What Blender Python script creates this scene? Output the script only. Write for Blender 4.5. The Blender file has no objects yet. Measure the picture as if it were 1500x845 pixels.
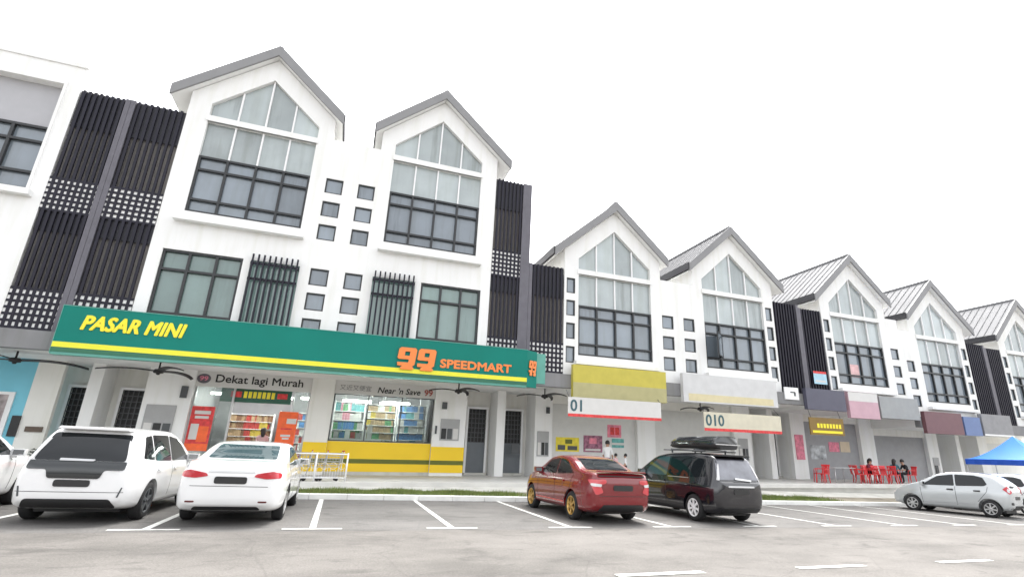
import bpy, bmesh, math, random
import numpy as np
from mathutils import Vector, Matrix, geometry
from mathutils.bvhtree import BVHTree
R = math.radians
sc = bpy.context.scene
col = sc.collection
random.seed(7)

# ---------------------------------------------------------------- camera, sky, sun, exposure
cam_data = bpy.data.cameras.new('camera')
cam = bpy.data.objects.new('camera', cam_data); col.objects.link(cam)
cam.matrix_world = Matrix(((0.93195, -0.13237, -0.33757, 4.5767), (-0.36166, -0.27285, -0.89149, -21.2430),
                           (0.0259, 0.95291, -0.30216, 1.45), (0, 0, 0, 1)))
cam_data.sensor_fit = 'HORIZONTAL'; cam_data.sensor_width = 36.0; cam_data.lens = 17.98
cam_data.shift_x = -0.0333; cam_data.clip_end = 3000
sc.camera = cam

SUN_EL, SUN_AZ = R(58), R(40)          # overcast: sun behind thin cloud, up to the right beyond the roofs
world = bpy.data.worlds.new('World'); sc.world = world; world.use_nodes = True
wn = world.node_tree.nodes; wl = world.node_tree.links
bg = wn['Background']; bg.inputs['Strength'].default_value = 0.15
sky = wn.new('ShaderNodeTexSky'); sky.sky_type = 'NISHITA'; sky.sun_disc = False
sky.sun_elevation = SUN_EL; sky.sun_rotation = SUN_AZ
sky.air_density = 1.0; sky.dust_density = 4.0; sky.ozone_density = 1.0
hsv = wn.new('ShaderNodeHueSaturation'); hsv.inputs['Saturation'].default_value = 0.12   # cloud layer greys the sky
hsv.inputs['Value'].default_value = 1.0
wl.new(sky.outputs[0], hsv.inputs['Color'])
ctc = wn.new('ShaderNodeTexCoord'); cno = wn.new('ShaderNodeTexNoise')
cno.inputs['Scale'].default_value = 2.2; cno.inputs['Detail'].default_value = 6
wl.new(ctc.outputs['Generated'], cno.inputs['Vector'])
crm = wn.new('ShaderNodeMapRange'); crm.inputs[1].default_value = .3; crm.inputs[2].default_value = .7
crm.inputs[3].default_value = .85; crm.inputs[4].default_value = 1.15
wl.new(cno.outputs['Fac'], crm.inputs[0])
cmx = wn.new('ShaderNodeMix'); cmx.data_type = 'RGBA'; cmx.blend_type = 'MULTIPLY'; cmx.inputs[0].default_value = 1
wl.new(hsv.outputs[0], cmx.inputs[6]); wl.new(crm.outputs[0], cmx.inputs[7])
wl.new(cmx.outputs[2], bg.inputs['Color'])

sun_d = bpy.data.lights.new('sun', 'SUN'); sun_d.energy = 0.9; sun_d.angle = R(20); sun_d.color = (1, .97, .92)
sun = bpy.data.objects.new('sun', sun_d); col.objects.link(sun)
sd = Vector((math.sin(SUN_AZ) * math.cos(SUN_EL), math.cos(SUN_AZ) * math.cos(SUN_EL), math.sin(SUN_EL)))
sun.rotation_euler = sd.to_track_quat('Z', 'Y').to_euler()
sun.location = (30, 30, 60)

vs = sc.view_settings
vs.view_transform = 'Standard'; vs.look = 'None'; vs.gamma = 1; vs.use_curve_mapping = False
vs.exposure = 2.05

# ---------------------------------------------------------------- materials
MATS = {}
def mat(name, c, rough=.6, metal=0., var=.06, vscale=3., bump=0., bscale=40., spec=.5, coat=0., streak=0.):
    if name in MATS: return MATS[name]
    m = bpy.data.materials.new(name); m.use_nodes = True
    n = m.node_tree.nodes; l = m.node_tree.links; b = n['Principled BSDF']
    b.inputs['Roughness'].default_value = rough; b.inputs['Metallic'].default_value = metal
    b.inputs['Specular IOR Level'].default_value = spec
    if coat: b.inputs['Coat Weight'].default_value = coat; b.inputs['Coat Roughness'].default_value = .03
    tc = n.new('ShaderNodeTexCoord'); no = n.new('ShaderNodeTexNoise')
    no.inputs['Scale'].default_value = vscale; no.inputs['Detail'].default_value = 5
    l.new(tc.outputs['Object'], no.inputs['Vector'])
    rp = n.new('ShaderNodeValToRGB')
    a = [max(0, x * (1 - var)) for x in c]; e = [min(1, x * (1 + var)) for x in c]
    rp.color_ramp.elements[0].position = .3; rp.color_ramp.elements[0].color = (*a, 1)
    rp.color_ramp.elements[1].position = .7; rp.color_ramp.elements[1].color = (*e, 1)
    l.new(no.outputs['Fac'], rp.inputs['Fac']); out = rp.outputs['Color']
    if streak:                                   # rain streaks running down the plaster
        mp = n.new('ShaderNodeMapping'); mp.inputs['Scale'].default_value = (2.1, 2.1, .22)
        l.new(tc.outputs['Object'], mp.inputs['Vector'])
        n2 = n.new('ShaderNodeTexNoise'); n2.inputs['Scale'].default_value = 1.6; n2.inputs['Detail'].default_value = 7
        l.new(mp.outputs[0], n2.inputs['Vector'])
        r2 = n.new('ShaderNodeValToRGB')
        k = 1 - streak
        r2.color_ramp.elements[0].position = .32; r2.color_ramp.elements[0].color = (k, k, k * .97, 1)
        r2.color_ramp.elements[1].position = .52; r2.color_ramp.elements[1].color = (1, 1, 1, 1)
        l.new(n2.outputs['Fac'], r2.inputs['Fac'])
        mx = n.new('ShaderNodeMix'); mx.data_type = 'RGBA'; mx.blend_type = 'MULTIPLY'; mx.inputs[0].default_value = 1
        l.new(out, mx.inputs[6]); l.new(r2.outputs['Color'], mx.inputs[7]); out = mx.outputs[2]
    l.new(out, b.inputs['Base Color'])
    if bump:
        nb = n.new('ShaderNodeTexNoise'); nb.inputs['Scale'].default_value = bscale; nb.inputs['Detail'].default_value = 4
        l.new(tc.outputs['Object'], nb.inputs['Vector'])
        bm_ = n.new('ShaderNodeBump'); bm_.inputs['Strength'].default_value = bump; bm_.inputs['Distance'].default_value = .02
        l.new(nb.outputs['Fac'], bm_.inputs['Height']); l.new(bm_.outputs[0], b.inputs['Normal'])
    MATS[name] = m
    return m

def mat_glow(name, c, s):
    m = mat(name, c, var=0)
    b = m.node_tree.nodes['Principled BSDF']
    b.inputs['Emission Color'].default_value = (*c, 1); b.inputs['Emission Strength'].default_value = s
    return m

def mat_clear(name):                              # thin clear shop glass
    m = bpy.data.materials.new(name); m.use_nodes = True; n = m.node_tree.nodes; l = m.node_tree.links
    n.remove(n['Principled BSDF']); o = n['Material Output']
    t = n.new('ShaderNodeBsdfTransparent'); t.inputs[0].default_value = (.9, .95, .93, 1)
    g = n.new('ShaderNodeBsdfGlossy'); g.inputs['Roughness'].default_value = .03
    f = n.new('ShaderNodeFresnel'); f.inputs[0].default_value = 1.5
    x = n.new('ShaderNodeMixShader'); l.new(f.outputs[0], x.inputs[0]); l.new(t.outputs[0], x.inputs[1]); l.new(g.outputs[0], x.inputs[2])
    l.new(x.outputs[0], o.inputs[0]); MATS[name] = m
    return m

white = mat('white_plaster', (.80, .80, .79), .75, var=.025, vscale=.6, bump=.08, bscale=60, streak=.06)
cream = mat('cream_plaster', (.77, .76, .72), .8, var=.04, vscale=.9, bump=.08, bscale=50, streak=.08)  # plaster of a cream colour
greywall = mat('grey_plaster', (.30, .30, .31), .75, var=.08, vscale=1., bump=.08, streak=.12)
fasc = mat('grey_fascia', (.205, .205, .21), .7, var=.08, vscale=1.2, bump=.05, streak=.1)
barge = mat('grey_barge_board', (.23, .23, .235), .55, var=.06, vscale=1.5)
eave = mat('dark_gutter', (.035, .035, .04), .5)
soffit = mat('white_soffit', (.78, .78, .77), .8, var=.03)
fin = mat('dark_fin_paint', (.013, .012, .022), .5, var=.15, vscale=2, spec=.3)
fin2 = mat('dark_post_paint', (.115, .11, .13), .5, var=.1)
finback = mat('dark_screen_board', (.030, .030, .038), .6)
brownwall = mat('airwell_wall', (.24, .225, .21), .8, var=.1, vscale=.8)
frame = mat('black_window_frame', (.020, .022, .024), .4)
clear = mat_clear('clear_shop_glass')
yellow = mat('yellow_wall_paint', (.86, .58, .012), .5, var=.03, vscale=1.2)
olive = mat('olive_stripe', (.11, .13, .008), .5)
green = mat('green_sign_panel', (.004, .185, .145), .5, var=.05, vscale=.8, spec=.2)
greend = mat('green_sign_edge', (.02, .13, .07), .4)
greenl = mat('pale_green_panel', (.10, .33, .27), .4)
ystripe = mat('yellow_sign_stripe', (.75, .72, .03), .4, var=.02)
yletter = mat('yellow_letter', (.85, .72, .02), .35, var=.02)
oletter = mat('orange_letter', (.85, .22, .04), .35, var=.02)
black = mat('black_paint', (.012, .012, .013), .45)
darkgrey = mat('dark_grey_steel', (.07, .075, .08), .5)
doorgrey = mat('grey_steel_door', (.13, .145, .16), .45, var=.05)
pale = mat('pale_sign_board', (.62, .61, .59), .6, var=.03)
steel = mat('bright_steel', (.55, .55, .55), .3, metal=.8)
whitep = mat('white_gloss_paint', (.8, .8, .8), .35, var=.02)
red = mat('red_paint', (.55, .03, .03), .45)
redpl = mat('red_plastic', (.62, .030, .035), .35, var=.05)
pinkp = mat('pink_poster', (.72, .22, .30), .6, var=.25, vscale=6)
redp = mat('red_poster', (.65, .05, .05), .6, var=.3, vscale=7)
orangep = mat('orange_poster', (.85, .13, .03), .55, var=.12, vscale=5)
yelp = mat('yellow_poster', (.75, .62, .05), .6, var=.15, vscale=6)
tealp = mat('teal_poster', (.12, .38, .36), .6, var=.3, vscale=8)
purp = mat('purple_poster', (.30, .12, .18), .6, var=.5, vscale=7)
skyblue = mat('light_blue_wall', (.20, .55, .68), .75, var=.03)
concrete = mat('walkway_concrete', (.54, .53, .49), .85, var=.12, vscale=1.3, bump=.15, bscale=30, streak=.12)
tilefloor = mat('walkway_tiles', (.55, .54, .51), .55, var=.1, vscale=2.)
kerbm = mat('white_kerb_paint', (.78, .78, .75), .8, var=.08, vscale=3, bump=.15, bscale=25)
linem = mat('road_line_paint', (.60, .60, .57), .8, var=.16, vscale=9, bump=.1)
shutter = mat('grey_roller_shutter', (.66, .66, .64), .5, var=.04)
shutterd = mat('dark_roller_shutter', (.33, .33, .34), .5, var=.05)
skin = mat('skin', (.42, .25, .17), .6)
hairm = mat('black_hair', (.012, .010, .010), .5)
blueten = mat('blue_canopy_cloth', (.02, .22, .78), .6, var=.06, vscale=2)
tyre = mat('tyre_rubber', (.018, .018, .019), .85)
carglass = mat('dark_car_glass', (.008, .010, .012), .03, var=0, spec=.5)
carglass2 = mat('teal_car_glass', (.045, .075, .082), .03, var=.1, vscale=1.2, spec=1.)
lampred = mat('red_lamp_glass', (.45, .008, .02), .12, spec=.8)
lampclr = mat('clear_lamp_glass', (.6, .6, .6), .12, spec=.8)
trim = mat('black_plastic_trim', (.018, .018, .019), .55)
plate = mat('number_plate', (.02, .02, .02), .4)

def roofmat():
    m = bpy.data.materials.new('pale_metal_roof'); m.use_nodes = True; n = m.node_tree.nodes; l = m.node_tree.links; b = n['Principled BSDF']
    b.inputs['Roughness'].default_value = .75; b.inputs['Specular IOR Level'].default_value = .1
    tc = n.new('ShaderNodeTexCoord'); no = n.new('ShaderNodeTexNoise'); no.inputs['Scale'].default_value = 1.2
    l.new(tc.outputs['Object'], no.inputs['Vector']); rp = n.new('ShaderNodeValToRGB')
    rp.color_ramp.elements[0].color = (.20, .20, .205, 1); rp.color_ramp.elements[1].color = (.27, .27, .275, 1)
    l.new(no.outputs['Fac'], rp.inputs['Fac']); l.new(rp.outputs['Color'], b.inputs['Base Color'])
    return m
roofm = roofmat()

def variants(name, c, rough, spec):
    return [mat(name + s, [x * k for x in c], rough, var=.10, vscale=.9, spec=spec, streak=st) for s, k, st in (('', 1, .1), ('_dark_blind', .80, .16), ('_pale_blind', 1.14, .08), ('_curtained', .92, .3))]  # blind and curtain tones differ at random from pane to pane
UPG = variants('pale_blind_glass', (.37, .415, .42), .08, .8); LOG = variants('grey_tinted_glass', (.195, .23, .265), .05, .9); FFG = variants('green_tinted_glass', (.17, .25, .235), .05, .9)
def panes(b, mats, xs, zs, y0, y1, rnd):
    for xa, xb in zip(xs, xs[1:]):
        col_m = rnd.choice(mats)
        for za, zb in zip(zs, zs[1:]):
            b.use(col_m if rnd.random() < .8 else rnd.choice(mats)); b.box(xa, xb, y0, y1 + rnd.uniform(0, .004), za, zb)
def paint(name, c, rough=.28, metal=0., var=.015):
    return mat(name, c, rough, metal=metal, var=var, vscale=1.5, coat=1.)

# asphalt: worn and patched, two ages
def asphalt(name, c0, c1, c2, crack):
    m = bpy.data.materials.new(name); m.use_nodes = True; n = m.node_tree.nodes; l = m.node_tree.links; b = n['Principled BSDF']
    b.inputs['Roughness'].default_value = .9
    tc = n.new('ShaderNodeTexCoord')
    big = n.new('ShaderNodeTexNoise'); big.inputs['Scale'].default_value = .45; big.inputs['Detail'].default_value = 8; big.inputs['Roughness'].default_value = .65
    mp = n.new('ShaderNodeMapping'); mp.inputs['Scale'].default_value = (.8, 1.2, 1)
    l.new(tc.outputs['Object'], mp.inputs['Vector']); l.new(mp.outputs[0], big.inputs['Vector'])
    rp = n.new('ShaderNodeValToRGB'); e = rp.color_ramp.elements
    e[0].position = .33; e[0].color = (*c0, 1); e[1].position = .68; e[1].color = (*c2, 1)
    x = e.new(.5); x.color = (*c1, 1)
    l.new(big.outputs['Fac'], rp.inputs['Fac'])
    fine = n.new('ShaderNodeTexNoise'); fine.inputs['Scale'].default_value = 38; fine.inputs['Detail'].default_value = 6; fine.inputs['Roughness'].default_value = .8
    l.new(tc.outputs['Object'], fine.inputs['Vector'])
    r2 = n.new('ShaderNodeMapRange'); r2.inputs[1].default_value = .25; r2.inputs[2].default_value = .75; r2.inputs[3].default_value = .4; r2.inputs[4].default_value = 1.6
    l.new(fine.outputs['Fac'], r2.inputs[0])
    mx = n.new('ShaderNodeMix'); mx.data_type = 'RGBA'; mx.blend_type = 'MULTIPLY'; mx.inputs[0].default_value = .8
    l.new(rp.outputs['Color'], mx.inputs[6]); l.new(r2.outputs[0], mx.inputs[7])
    # darker scuffs and oil spots
    sp = n.new('ShaderNodeTexNoise'); sp.inputs['Scale'].default_value = 1.7; sp.inputs['Detail'].default_value = 5; sp.inputs['Distortion'].default_value = .6
    mp2 = n.new('ShaderNodeMapping'); mp2.inputs['Scale'].default_value = (.8, 1.5, 1); mp2.inputs['Location'].default_value = (3.1, 7.7, 0)
    l.new(tc.outputs['Object'], mp2.inputs['Vector']); l.new(mp2.outputs[0], sp.inputs['Vector'])
    r3 = n.new('ShaderNodeMapRange'); r3.inputs[1].default_value = .57; r3.inputs[2].default_value = .72; r3.inputs[3].default_value = 1; r3.inputs[4].default_value = .62
    l.new(sp.outputs['Fac'], r3.inputs[0])
    m2 = n.new('ShaderNodeMix'); m2.data_type = 'RGBA'; m2.blend_type = 'MULTIPLY'; m2.inputs[0].default_value = 1
    l.new(mx.outputs[2], m2.inputs[6]); l.new(r3.outputs[0], m2.inputs[7]); out = m2.outputs[2]
    if crack:
        wv = n.new('ShaderNodeTexNoise'); wv.inputs['Scale'].default_value = 1.1
        l.new(tc.outputs['Object'], wv.inputs['Vector'])
        mv = n.new('ShaderNodeMix'); mv.data_type = 'RGBA'; mv.inputs[0].default_value = .12
        l.new(tc.outputs['Object'], mv.inputs[6]); l.new(wv.outputs['Color'], mv.inputs[7])
        vo = n.new('ShaderNodeTexVoronoi'); vo.feature = 'DISTANCE_TO_EDGE'; vo.inputs['Scale'].default_value = .55
        l.new(mv.outputs[2], vo.inputs['Vector'])
        r4 = n.new('ShaderNodeMapRange'); r4.inputs[1].default_value = 0; r4.inputs[2].default_value = .012; r4.inputs[3].default_value = .55; r4.inputs[4].default_value = 1
        l.new(vo.outputs['Distance'], r4.inputs[0])
        m3 = n.new('ShaderNodeMix'); m3.data_type = 'RGBA'; m3.blend_type = 'MULTIPLY'; m3.inputs[0].default_value = crack
        l.new(out, m3.inputs[6]); l.new(r4.outputs[0], m3.inputs[7]); out = m3.outputs[2]
    l.new(out, b.inputs['Base Color'])
    bu = n.new('ShaderNodeBump'); bu.inputs['Strength'].default_value = .35; bu.inputs['Distance'].default_value = .015
    l.new(fine.outputs['Fac'], bu.inputs['Height']); l.new(bu.outputs[0], b.inputs['Normal'])
    return m
road_m = asphalt('worn_pale_asphalt', (.084, .078, .071), (.126, .117, .107), (.162, .151, .139), .3)
park_m = asphalt('grey_parking_asphalt', (.088, .084, .080), (.118, .113, .107), (.146, .140, .133), .25)

# ---------------------------------------------------------------- mesh helpers
WHOLE = {'gable_window', 'upper_window', 'casement_window', 'office_window', 'grille_window', 'grass', 'packaged_goods', 'leaves', 'sign_pattern', 'printed_block', 'orange_numerals', 'numeral_outline', 'notice', 'wire_scroll', 'cutter', 'door_grille', 'mirror'}
class MB:
    def __init__(s): s.bm = bmesh.new(); s.mats = []; s.cur = 0
    def use(s, m):
        if m not in s.mats: s.mats.append(m)
        s.cur = s.mats.index(m); return s
    def face(s, pts):
        try:
            f = s.bm.faces.new([s.bm.verts.new(p) for p in pts]); f.material_index = s.cur; return f
        except ValueError: return None
    def box(s, x0, x1, y0, y1, z0, z1, M=None):
        if x0 > x1: x0, x1 = x1, x0
        if y0 > y1: y0, y1 = y1, y0
        if z0 > z1: z0, z1 = z1, z0
        p = [Vector(q) for q in ((x0,y0,z0),(x1,y0,z0),(x1,y1,z0),(x0,y1,z0),(x0,y0,z1),(x1,y0,z1),(x1,y1,z1),(x0,y1,z1))]
        if M: p = [M @ q for q in p]
        v = [s.bm.verts.new(q) for q in p]
        for f in ((0,3,2,1),(4,5,6,7),(0,1,5,4),(1,2,6,5),(2,3,7,6),(3,0,4,7)):
            s.bm.faces.new([v[i] for i in f]).material_index = s.cur
        return s
    def prism_y(s, poly, y0, y1):                 # poly of (x, z)
        n = len(poly)
        a = [s.bm.verts.new((x, y0, z)) for x, z in poly]; b = [s.bm.verts.new((x, y1, z)) for x, z in poly]
        s.bm.faces.new(a).material_index = s.cur; s.bm.faces.new(b[::-1]).material_index = s.cur
        for i in range(n):
            s.bm.faces.new((a[i], b[i], b[(i+1) % n], a[(i+1) % n])).material_index = s.cur
        return s
    def tube(s, pts, r, seg=8, cap=True):
        pts = [Vector(p) for p in pts]; rs = r if isinstance(r, (list, tuple)) else [r] * len(pts); rings = []
        for i, p in enumerate(pts):
            d = (pts[min(i+1, len(pts)-1)] - pts[max(i-1, 0)]).normalized()
            u = d.cross(Vector((0, 0, 1)) if abs(d.z) < .95 else Vector((1, 0, 0))).normalized(); w = d.cross(u)
            rings.append([s.bm.verts.new(p + rs[i] * (math.cos(2*math.pi*k/seg) * u + math.sin(2*math.pi*k/seg) * w)) for k in range(seg)])
        for a, b in zip(rings, rings[1:]):
            for k in range(seg):
                f = s.bm.faces.new((a[k], a[(k+1) % seg], b[(k+1) % seg], b[k])); f.material_index = s.cur; f.smooth = True
        if cap:
            s.bm.faces.new(rings[0][::-1]).material_index = s.cur; s.bm.faces.new(rings[-1]).material_index = s.cur
        return s
    def lathe_x(s, prof, seg=28, cx=0, cy=0, cz=0):   # prof of (x, r) turned about the x axis
        rings = [[s.bm.verts.new((cx + x, cy + r * math.cos(2*math.pi*k/seg), cz + r * math.sin(2*math.pi*k/seg))) for k in range(seg)] for x, r in prof]
        for a, b in zip(rings, rings[1:]):
            for k in range(seg):
                f = s.bm.faces.new((a[k], a[(k+1) % seg], b[(k+1) % seg], b[k])); f.material_index = s.cur; f.smooth = True
        return s
    def lathe_z(s, prof, seg=20, cx=0, cy=0, cz=0):
        rings = [[s.bm.verts.new((cx + r * math.cos(2*math.pi*k/seg), cy + r * math.sin(2*math.pi*k/seg), cz + z)) for k in range(seg)] for r, z in prof]
        for a, b in zip(rings, rings[1:]):
            for k in range(seg):
                f = s.bm.faces.new((a[k], a[(k+1) % seg], b[(k+1) % seg], b[k])); f.material_index = s.cur; f.smooth = True
        return s
    def wall(s, outer, holes, y0, depth):         # plaster wall in the xz plane with real openings
        loops = [outer] + holes; edges = []; rings = []
        for lp in loops:
            vv = [s.bm.verts.new((x, y0, z)) for x, z in lp]; rings.append(vv)
            edges += [s.bm.edges.new((vv[i], vv[(i+1) % len(vv)])) for i in range(len(vv))]
        r = bmesh.ops.triangle_fill(s.bm, edges=edges, use_beauty=True, use_dissolve=False, normal=(0, -1, 0))
        for g in r['geom']:
            if isinstance(g, bmesh.types.BMFace):
                g.material_index = s.cur
                if g.normal.y > 0: g.normal_flip()
        for vv in rings:
            b = [s.bm.verts.new((v.co.x, y0 + depth, v.co.z)) for v in vv]
            for i in range(len(vv)):
                j = (i+1) % len(vv)
                s.bm.faces.new((vv[i], vv[j], b[j], b[i])).material_index = s.cur
        return s
    def build(s, name, m=None, parent=None, bevel=0., loc=None, smooth=False, recalc=True):
        if m and not s.mats: s.mats = [m]
        if name not in WHOLE:
            g = s.pieces()
            if len(g) > 1:                          # far-apart pieces become objects of their own
                out = []
                for fs in g:
                    q = MB(); q.mats = s.mats; vm = {}
                    for f in fs:
                        nf = q.bm.faces.new([vm.setdefault(v, None) or vm.__setitem__(v, q.bm.verts.new(v.co)) or vm[v] for v in f.verts])
                        nf.material_index = f.material_index; nf.smooth = f.smooth
                    out.append(q.one(name, parent, bevel, loc, smooth, recalc))
                s.bm.free(); return out[0]
        return s.one(name, parent, bevel, loc, smooth, recalc)
    def pieces(s):
        s.bm.faces.ensure_lookup_table(); seen = set(); isl = []
        for f in s.bm.faces:
            if f in seen: continue
            st = [f]; seen.add(f); fs = []
            while st:
                a = st.pop(); fs.append(a)
                for v in a.verts:
                    for l in v.link_faces:
                        if l not in seen: seen.add(l); st.append(l)
            isl.append(fs)
        if len(isl) == 1 or len(isl) > 1500: return [[]]
        B = []
        for fs in isl:
            c = [v.co for f in fs for v in f.verts]
            B.append((Vector([min(p[i] for p in c) for i in range(3)]), Vector([max(p[i] for p in c) for i in range(3)])))
        par = list(range(len(isl)))
        def root(i):
            while par[i] != i: i = par[i]
            return i
        lo = np.array([q[0] for q in B]); hi = np.array([q[1] for q in B]); size = (hi - lo).max(axis=1)
        for i in range(1, len(isl)):
            gap = np.sqrt((np.maximum(0, np.maximum(lo[i] - hi[:i], lo[:i] - hi[i])) ** 2).sum(axis=1))
            for j in np.nonzero(gap <= np.maximum(.02, .5 * np.maximum(size[i], size[:i])))[0]: par[root(i)] = root(int(j))
        g = {}
        for i, fs in enumerate(isl): g.setdefault(root(i), []).extend(fs)
        return list(g.values())
    def one(s, name, parent, bevel, loc, smooth, recalc=True):
        if recalc: bmesh.ops.recalc_face_normals(s.bm, faces=s.bm.faces)
        if bevel:
            bmesh.ops.bevel(s.bm, geom=[e for e in s.bm.edges if len(e.link_faces) == 2 and e.calc_face_angle(0) > .5], offset=bevel, segments=2, affect='EDGES', profile=.7, material=-1)
        me = bpy.data.meshes.new(name); s.bm.to_mesh(me); s.bm.free()
        for x in s.mats: me.materials.append(x)
        if smooth:
            me.polygons.foreach_set('use_smooth', [True] * len(me.polygons)); me.set_sharp_from_angle(angle=R(35))
        o = bpy.data.objects.new(name, me); col.objects.link(o)
        if parent: o.parent = parent
        if loc: o.location = loc
        return o

def tag(o, label, cat, group=None):
    o['label'] = label; o['category'] = cat
    if group: o['group'] = group
    return o
def thing(name, label, cat, loc=(0, 0, 0), rz=0., group=None):
    o = bpy.data.objects.new(name, None); o.empty_display_size = .2; col.objects.link(o)
    o.location = loc; o.rotation_euler = (0, 0, rz)
    return tag(o, label, cat, group)
def structure(o, kind='structure'):
    o['kind'] = kind; return o
def copy_tree(o, parent=None):
    c = o.copy(); col.objects.link(c); c.parent = parent
    for ch in list(o.children): copy_tree(ch, c)
    return c
def rect(x0, x1, z0, z1): return [(x0, z0), (x1, z0), (x1, z1), (x0, z1)]

def text(name, body, x, y, z, m, parent, width=None, height=None, depth=.02, bold=0., shear=0., spacing=1.):
    """lettering standing on the xz plane at y, facing -y, its left bottom corner at (x, z)"""
    cu = bpy.data.curves.new(name, 'FONT'); cu.body = body; cu.size = 1; cu.extrude = .01; cu.offset = bold; cu.shear = shear
    cu.space_character = spacing; cu.resolution_u = 3; cu.offset = 0
    t = bpy.data.objects.new(name, cu); col.objects.link(t)
    dg = bpy.context.evaluated_depsgraph_get(); dg.update()
    me = bpy.data.meshes.new_from_object(t.evaluated_get(dg)); bpy.data.objects.remove(t); bpy.data.curves.remove(cu)
    xs = [v.co.x for v in me.vertices]; ys = [v.co.y for v in me.vertices]
    if not xs: return None
    w0, h0 = max(xs) - min(xs), max(ys) - min(ys)
    sx = width / w0 if width else height / h0; sy = height / h0 if height else sx
    for v in me.vertices:
        v.co = Vector(((v.co.x - min(xs)) * sx + x, y - (v.co.z / .01) * depth, (v.co.y - min(ys)) * sy + z))
    if bold:                                        # embolden: the glyphs laid over themselves, each copy a hair deeper
        r = bold * height if height else bold * h0 * sx; bm = bmesh.new(); src = me
        for k in range(13):
            a = k * math.pi / 6; n0 = len(bm.verts); bm.from_mesh(src); bm.verts.ensure_lookup_table()
            d = Vector((r * math.cos(a), .0004 * k, r * math.sin(a))) if k < 12 else Vector((0, -.0006, 0))
            for v in bm.verts[n0:]: v.co += d
        me2 = bpy.data.meshes.new(name); bm.to_mesh(me2); bm.free(); bpy.data.meshes.remove(src); me = me2
    w = MB(); w.bm.from_mesh(me); bpy.data.meshes.remove(me); w.mats = [m]
    for f in w.bm.faces: f.material_index = 0
    return w.build(name, m, parent, recalc=False)
# ---------------------------------------------------------------- ground, road, parking, kerb, walkway
def zr(x): return -.018 * (min(max(x, -60), 70) - 4.6)
WALK = .28
XS = [-1500, -60, -20, 0, 10, 20, 30, 40, 70, 1500]
def strip(name, y0, y1, dz, m, x0=-60, x1=70, cols=None):
    b = MB()
    xs = [x for x in (cols or XS) if x0 < x < x1]; xs = [x0] + xs + [x1]
    for a, c in zip(xs, xs[1:]):
        b.face([(a, y0, zr(a) + dz), (c, y0, zr(c) + dz), (c, y1, zr(c) + dz), (a, y1, zr(a) + dz)])
    bmesh.ops.remove_doubles(b.bm, verts=b.bm.verts, dist=1e-4)
    return structure(b.build(name, m))
strip('ground', -1500, 1500, -.012, mat('pale_earth', (.17, .16, .145), .95, var=.2, vscale=.2), -1500, 1500)
strip('road', -27, -10.62, 0, road_m)
strip('parking_bay', -10.62, -4.6, .002, park_m)
# painted markings, worn
def marking(name, quads, dz=.008):
    b = MB()
    for x0, x1, y0, y1 in quads:
        b.face([(x0, y0, zr(x0) + dz), (x1, y0, zr(x1) + dz), (x1, y1, zr(x1) + dz), (x0, y1, zr(x0) + dz)])
    return structure(b.build(name, linem))
for k in range(-3, 14):
    x = 1.8 + 2.535 * k
    marking('bay_line', [(x - .055, x + .055, -10.30, -4.75)])
    marking('bay_end_line', [(x - .5, x + .5, -10.42, -10.305)])
for x in (2.2, 5.2, 8.15, 11.2, 14.3, 17.3, 20.4, 23.4):
    marking('centre_line', [(x, x + 1.35, -14.74, -14.60)])
# kerb: a real step that follows the fall of the road
def ramp_box(b, x0, x1, y0, y1, lo, hi):
    p = [(x0, y0, zr(x0)+lo), (x1, y0, zr(x1)+lo), (x1, y1, zr(x1)+lo), (x0, y1, zr(x0)+lo), (x0, y0, zr(x0)+hi), (x1, y0, zr(x1)+hi), (x1, y1, zr(x1)+hi), (x0, y1, zr(x0)+hi)]
    v = [b.bm.verts.new(q) for q in p]
    for f in ((0,3,2,1),(4,5,6,7),(0,1,5,4),(1,2,6,5),(2,3,7,6),(3,0,4,7)): b.bm.faces.new([v[i] for i in f]).material_index = b.cur
b = MB()
x = -40
while x < 60:
    ramp_box(b, x, x + .99, -4.72, -4.40, -.1, .135); x += 1.0
structure(b.build('kerb', kerbm, bevel=.012))
# bank between the kerb and the walkway: earth, then a sloping concrete apron
def bank(name, ya, za, yb, zb, m):
    b = MB(); xs = [-40 + 2 * i for i in range(51)]
    for a, c in zip(xs, xs[1:]):
        b.face([(a, ya, za(a)), (c, ya, za(c)), (c, yb, zb(c)), (a, yb, zb(a))])
    bmesh.ops.remove_doubles(b.bm, verts=b.bm.verts, dist=1e-4)
    return structure(b.build(name, m))
zg0 = lambda x: zr(x) + .10
zg1 = lambda x: max(zr(x) + .13, min(zr(x) + .30, .02)) if x < 12 else zr(x) + .20
bank('soil_strip', -4.40, zg0, -3.0, zg1, mat('dry_soil', (.24, .215, .165), .95, var=.3, vscale=2.5, bump=.4, bscale=18))
bank('concrete_apron', -3.0, zg1, -1.80, lambda x: min(WALK - .12, zg1(x) + .14), concrete)
b = MB(); b.box(-40, 36.2, -1.8, 9, -1.2, WALK); b.box(36.202, 70, -1.8, 9, -1.9, WALK - .62)
structure(b.build('walkway', tilefloor))
b = MB(); b.box(-40, 36.2, -1.95, -1.8, WALK - .16, WALK + .012); b.box(36.202, 70, -1.95, -1.8, -.55, WALK - .60)
structure(b.build('walkway_edge', mat('pale_edge_concrete', (.58, .57, .54), .8, var=.1, vscale=1.5, bump=.1), bevel=.01))
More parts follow.
